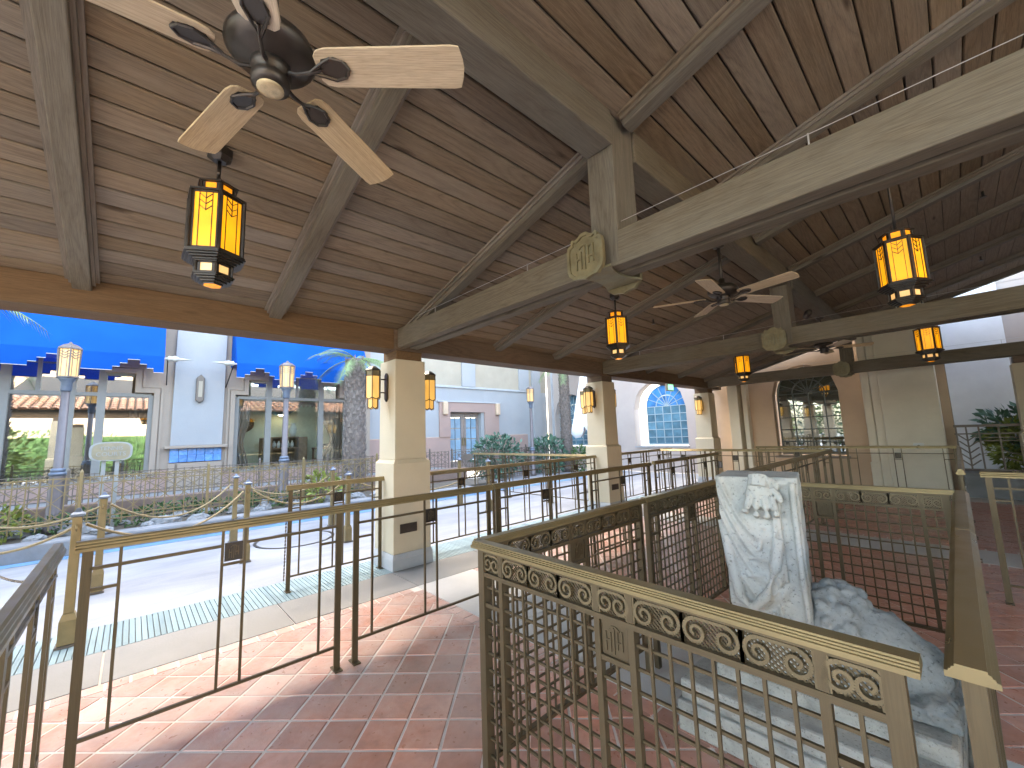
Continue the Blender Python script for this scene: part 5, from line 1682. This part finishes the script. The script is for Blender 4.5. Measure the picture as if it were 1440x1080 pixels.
rope('gold rope passing behind the nearest column to the posts on its right', (-6.57, 2.58, .92), (-6.75, 5.44, .92), .32, M['rope'])
def chain(label, a, b, sag, n, m):
    mb = MB(); a = Vector(a); b = Vector(b)
    for k in range(n):
        t0, t1 = k / n, (k + 1) / n
        p = a.lerp(b, t0) - Vector((0, 0, sag * 4 * t0 * (1 - t0))); q = a.lerp(b, t1) - Vector((0, 0, sag * 4 * t1 * (1 - t1)))
        mb.bar(p - (q - p) * .15, q + (q - p) * .15, .014 if k % 2 else .004, .004 if k % 2 else .014)
    return tag(link('chain', mb.mesh('chain', M['greyiron'])), label, 'chain', None)
chain('small steel chain hanging from the end of the short railing by the column', (-4.94, 1.245, .72), (-4.94, 1.24, .12), 0, 34, M['wire'])
chain('thin dark chain sagging from the nearest railing end to the left edge', (-3.12, -.24, .93), (-6.6, -1.2, .95), .22, 90, M['wire'])
chain('thin dark chain drooping across the plaza behind the long railing', (-6.6, -.12, .62), (-6.6, 1.10, .60), .16, 60, M['wire'])
mh = MB()
for k in range(36):
    a0 = 2 * math.pi * k / 36; a1 = 2 * math.pi * (k + 1) / 36
    mh.prism([(math.cos(a0) * .58, math.sin(a0) * .58), (math.cos(a1) * .58, math.sin(a1) * .58), (math.cos(a1) * .54, math.sin(a1) * .54), (math.cos(a0) * .54, math.sin(a0) * .54)], lambda u, v, kk: (u, v, -.003 + .006 * (1 - kk)))
mo = thing('manhole_cover', 'round manhole cover with a dark rim in the plaza paving', 'manhole cover', (-7.45, 2.02, 0))
link('rim', mh.mesh('rim', M['black']), mo)
link('lid', MB().lathe([(.53, -.004), (.53, .0015)], (0, 0, 0), 36).mesh('lid', M['plaza']), mo)

# ------------------------------------------------------------------ plants
def leaf_cloud(n, rad, size, seed, shape=lambda p: True, up=.35, elong=2.0):
    r = random.Random(seed); mb = MB()
    k = 0
    while k < n:
        p = Vector((r.uniform(-1, 1), r.uniform(-1, 1), r.uniform(-1, 1)))
        if p.length > 1: continue
        # gather into clumps near the surface
        if r.random() > .25 + .75 * p.length ** 2: continue
        q = Vector((p.x * rad[0], p.y * rad[1], p.z * rad[2] + rad[2]))
        lump = 1 + .18 * math.sin(q.x * 9 / max(rad[0], .3) + seed) * math.sin(q.y * 8 / max(rad[1], .3)) + .12 * math.sin(q.z * 11)
        q.x *= lump; q.y *= lump
        d = (p.normalized() + Vector((0, 0, up)) + Vector((r.uniform(-.8, .8), r.uniform(-.8, .8), r.uniform(-.6, .6)))).normalized()
        a = d.cross(Vector((r.uniform(-1, 1), r.uniform(-1, 1), r.uniform(-1, 1)))).normalized()
        s = size * r.uniform(.6, 1.35)
        m1 = q + d * s * .5 * elong
        mb.add([q, m1 + a * s * .42, q + d * s * elong - Vector((0, 0, s * .25)), m1 - a * s * .42], [(0, 1, 2, 3)])
        k += 1
    return mb
def shrub(label, x, y, z, rad, n, size, m, seed, group=None, stem=True, elong=2.0):
    t = thing('shrub', label, 'shrub', (x, y, z), 0, group)
    f = link('foliage', leaf_cloud(n, rad, size, seed, elong=elong).mesh('foliage', m), t)
    if stem:
        mb = MB(); r = random.Random(seed)
        for k in range(6):
            a = r.uniform(0, 6.28); mb.tube([(0, 0, 0), (math.cos(a) * rad[0] * .3, math.sin(a) * rad[1] * .3, rad[2] * .8), (math.cos(a) * rad[0] * .6, math.sin(a) * rad[1] * .6, rad[2] * 1.5)], .014, 5, .005)
        link('stem', mb.mesh('stem', M['bark']), t)
    return t
shrub('yellow-green leafy bush at the fence in front of the palm', -9.75, 3.15, .22, (.34, .38, .34), 420, .055, M['leaf_yellow'], 11)
shrub('yellow-green plant low at the left edge behind the gold fence', -9.9, -1.45, .22, (.30, .34, .26), 320, .05, M['leaf_yellow'], 12)
shrub('blue-green shrub behind the plaza railing, left of the lamp post', -11.6, 9.9, .0, (.75, .95, .78), 1300, .085, M['leaf_blue'], 13, 'shrubs by the arched building')
shrub('blue-green shrub behind the plaza railing, right of the lamp post', -11.2, 12.2, .0, (.7, .8, .72), 1100, .085, M['leaf_blue'], 14, 'shrubs by the arched building')
shrub('low green shrub beneath the slender palm trunk', -10.2, 13.2, .0, (.5, .5, .5), 500, .08, M['leaf'], 15)
shrub('dark green bushy plant behind the iron trellis at the far right', .98, 13.25, .45, (.62, .50, .55), 2200, .06, M['leaf_yellow'], 16)
shrub('umbrella-leaved plant rising above the trellis at the far right', .85, 13.3, .9, (.55, .45, .42), 420, .095, M['leaf_blue'], 17)
r = random.Random(21)
for k in range(15):
    shrub('small leafy ground plant among the planter rocks', -9.9 - r.uniform(0, .7), -1.7 + k * .38 + r.uniform(-.15, .15), .20, (.20, .26, .15), 170, .04, M['leaf'], 30 + k, 'ground plants among the rocks', False)
gb = thing('reflection_wall', 'added unseen plaster wall that darkens the reflection in the shop windows', 'building', (17, -8, 0))  # added out of view so the shop windows mirror less sky
box(gb, 'wall', 0, .4, -14, 12, 0, 7.5, M['brownwall'])
hb_ = leaf_cloud(5200, (.9, 9.0, 1.35), .13, 77)
ht = thing('added_hedge', 'added unseen bank of foliage that darkens the shop window reflections', 'added_hedge', (9.5, -7.5, 0))  # unseen greenery added to darken what the shop windows mirror
link('foliage', hb_.mesh('foliage', M['leaf']), ht)
box(ht, 'stem', -.35, .35, -8.5, 8.5, 0, 2.3, M['leaf'])
# garden that the shop windows mirror, left of the camera
for k, (x, y, h, m) in enumerate(((-8.0, -3.4, 1.3, 'leaf_yellow'), (-5.4, -5.2, 1.6, 'leaf'), (-7.4, -6.6, 1.7, 'leaf_blue'), (-3.2, -7.4, 1.7, 'leaf_yellow'), (-9.6, -4.8, 1.5, 'leaf'))):
    shrub(('tall garden bush beyond the left end of the pavilion, ' + ('pale', 'dark', 'bluish', 'yellowish', 'broad')[k] + ' one'), x, y, 0, (1.0, 1.1, h), 1500, .10, M[m], 50 + k)

def palm(label, x, y, z, h, rad, fronds, seed, crown=1.5, elev=(-.5, .7), skip=None):
    t = thing('palm_tree', label, 'palm tree', (x, y, z))
    r = random.Random(seed)
    prof = []
    for k in range(31):
        zz = h * k / 30
        prof.append((rad * (1.12 - .22 * k / 30) * (1 + .05 * math.sin(k * 2.1)), zz))
    link('trunk', MB().lathe(prof, (0, 0, 0), 18).mesh('trunk', M['bark'], True), t)
    mb = MB()
    n = int(h * 62 * rad / .2)
    for k in range(n):
        a = k * 2.39996; zz = h * (k + .5) / n; rr = rad * (1.12 - .22 * zz / h)
        o = Vector((math.cos(a), math.sin(a), 0)); s = Vector((-math.sin(a), math.cos(a), 0))
        tilt = r.uniform(.03, .075); w = r.uniform(.022, .042) * rad / .2; L = r.uniform(.09, .16)
        p = o * rr * .97 + Vector((0, 0, zz)); sk = s * r.uniform(-.05, .05)
        mb.add([p - s * w, p + s * w, p + sk + o * tilt + Vector((0, 0, L)), p - s * w + o * .02 + Vector((0, 0, .01)), p + s * w + o * .02 + Vector((0, 0, .01))], [(0, 1, 2), (3, 2, 4), (0, 2, 3), (1, 4, 2), (0, 3, 4, 1)])
    link('leaf_base', mb.mesh('leaf_base', M['barkbrush']), t)['kind'] = 'stuff'
    for k in range(fronds):
        a = 2 * math.pi * k / fronds + r.uniform(-.2, .2)
        el = r.uniform(*elev); fm = MB()
        pts = []; L = crown * r.uniform(.85, 1.1); p = Vector((0, 0, h)); d = Vector((math.cos(a) * math.cos(el), math.sin(a) * math.cos(el), math.sin(el)))
        for q in range(15):
            pts.append(p.copy()); p = p + d * L / 14; d = (d + Vector((0, 0, -.085))).normalized()
        fm.tube(pts, .014, 5, .004)
        for q in range(2, 15):
            dd = (pts[min(q + 1, 14)] - pts[q - 1]).normalized(); sd = dd.cross(Vector((0, 0, 1))).normalized()
            for s in (-1, 1):
                for e in range(2):
                    b = pts[q] - dd * (e * L / 28); ll = L * .30 * (1 - .55 * abs(q - 7) / 8) * r.uniform(.8, 1.15)
                    tip = b + (sd * s * .8 + dd * .65 - Vector((0, 0, .35))).normalized() * ll
                    w = dd * .012
                    mb2 = [b - w, b + w, tip]
                    fm.add(mb2, [(0, 1, 2)])
        link('frond', fm.mesh('frond', M['frond']), t)
    return t
palm('shaggy palm trunk with low fronds in front of the right blue awning', -11.0, 4.37, .2, 3.55, .27, 15, 61, 1.35, (-.25, .6))
palm('slender palm trunk before the left arched window', -10.85, 13.0, 0, 4.6, .21, 12, 62, 1.5, (-.7, .5))
palm('dark palm just outside the left edge whose frond tips hang over the awning', -9.75, -2.6, .2, 3.7, .24, 13, 63, 1.5, (-.3, .6))
# ------------------------------------------------------------------ closed parasol behind the second column
pt = thing('closed_parasol', 'large closed white parasol behind the second column', 'parasol', (-6.55, 8.95, 0))
mb = MB(); n = 32; rows = 16; vs = []
for j in range(rows + 1):
    tt = j / rows; z = 4.3 - 2.75 * tt
    for i in range(n):
        a = 2 * math.pi * i / n
        rr = (.06 + .40 * tt ** 1.15) * (1 + (.10 + .24 * tt) * math.cos(a * 5 + .5 * math.sin(tt * 5)) * .8)
        vs.append((rr * math.cos(a), rr * math.sin(a), z + .16 * tt * math.cos(a * 5 + 1.0)))
fs = []
for j in range(rows):
    for i in range(n):
        i2 = (i + 1) % n; fs.append((j * n + i, (j + 1) * n + i, (j + 1) * n + i2, j * n + i2))
mb.add(vs, fs)
o = link('canopy', mb.mesh('canopy', M['umbrella'], True), pt); s = o.modifiers.new('thickness', 'SOLIDIFY'); s.thickness = .012
link('pole', MB().tube([(0, 0, 0), (0, 0, 4.4)], .035, 12).mesh('pole', M['lampgrey'], True), pt)
link('foot', MB().lathe([(.32, 0), (.32, .06), (.06, .10)], (0, 0, 0), 24).mesh('foot', M['lampgrey']), pt)

# ------------------------------------------------------------------ far right: planter wall and iron trellis
pw_ = structure(box(None, 'planter_wall', -.02, 5, 12.35, 12.62, -.05, .44, M['kerb'], .015))
structure(box(None, 'planter_coping', -.05, 5, 12.31, 12.66, .441, .49, M['kerb'], .01))
structure(box(None, 'planter_bed', -.02, 5, 12.62, 14.1, -.05, .42, M['soil']))
tr = thing('iron_trellis', 'grey iron trellis with wheat-ear pattern on the planter wall', 'trellis', (-.06, 12.48, .49))
gm = M['greyiron']
bar(tr, 'rail', (0, 0, .92), (3.2, 0, .92), .05, .05, gm); bar(tr, 'rail', (0, 0, .76), (3.2, 0, .76), .03, .025, gm); bar(tr, 'rail', (0, 0, .05), (3.2, 0, .05), .03, .03, gm)
for x in (.03, .17, .34, .60, 1.05, 1.32, 1.58, 1.84, 2.1, 2.4, 2.7, 3.0): bar(tr, 'bar', (x, 0, .05), (x, 0, .92), .026, .022, gm, (0, 1, 0))
for k in range(5):
    z = .12 + k * .125
    bar(tr, 'ear', (.17, .0, z), (.05, .0, z + .12), .026, .022, gm); bar(tr, 'ear', (.17, .0, z), (.31, .0, z + .12), .026, .022, gm)
for z in (.22, .36, .50, .64): bar(tr, 'crossbar', (1.05, .004, z), (3.0, .004, z), .026, .02, gm)
bar(tr, 'crossbar', (.34, .004, .62), (.85, .004, .62), .026, .02, gm); bar(tr, 'crossbar', (.40, .004, .68), (.85, .004, .68), .026, .02, gm)
bar(tr, 'crossbar', (.60, .004, .30), (.95, .004, .16), .026, .02, gm); bar(tr, 'crossbar', (.60, .004, .42), (.98, .004, .30), .026, .02, gm)

# ------------------------------------------------------------------ small fittings
t = thing('exit_light', 'small green lit exit light under the far eave beam', 'light', (-4.72, 9.7, 2.58))
box(t, 'housing', -.03, .03, -.16, .16, -.09, .09, M['whitebox'], .01); box(t, 'lit_panel', .031, .036, -.13, .13, -.065, .065, M['green_lit'])
t = thing('device', 'small dark unlit device fixed under the purlin near the second king post', 'device', (-1.55, 8.6, 3.52))  # small black device with a lens, gives no light
link('body', MB().lathe([(.05, -.10), (.06, .02), (.03, .07)], (0, 0, 0), 14).mesh('body', M['black'], True), t, (0, 0, -.03), (R(60), 0, R(40)))
link('lens', MB().lathe([(.045, -.104), (.045, -.1005)], (0, 0, 0), 14).mesh('lens', M['glass_door']), t, (0, 0, -.03), (R(60), 0, R(40)))
for k, (x, y, lab) in enumerate(((.55, 7.7, 'sprinkler head on the dark boards at the right, nearest one'), (.62, 10.9, 'sprinkler head on the dark boards near the roof end'), (-3.2, 6.2, 'sprinkler head on the boards above the left aisle'))):
    t = thing('sprinkler', lab, 'sprinkler', (x, y, zc(x)), 0, 'ceiling sprinklers')
    link('stem', MB().tube([(0, 0, 0), (0, 0, -.07)], .014, 8).mesh('stem', M['black']), t); link('deflector', MB().lathe([(.035, -.078), (.03, -.07)], (0, 0, 0), 12).mesh('deflector', M['black']), t)
t = thing('junction_box', 'small grey junction box on the end post of the middle railing', 'box', (-3.12, 8.12, .86))
box(t, 'housing', -.05, .05, -.04, .04, -.06, .06, M['lampgrey'], .006); box(t, 'cover', .051, .056, -.035, .035, -.05, .05, M['plinth'])
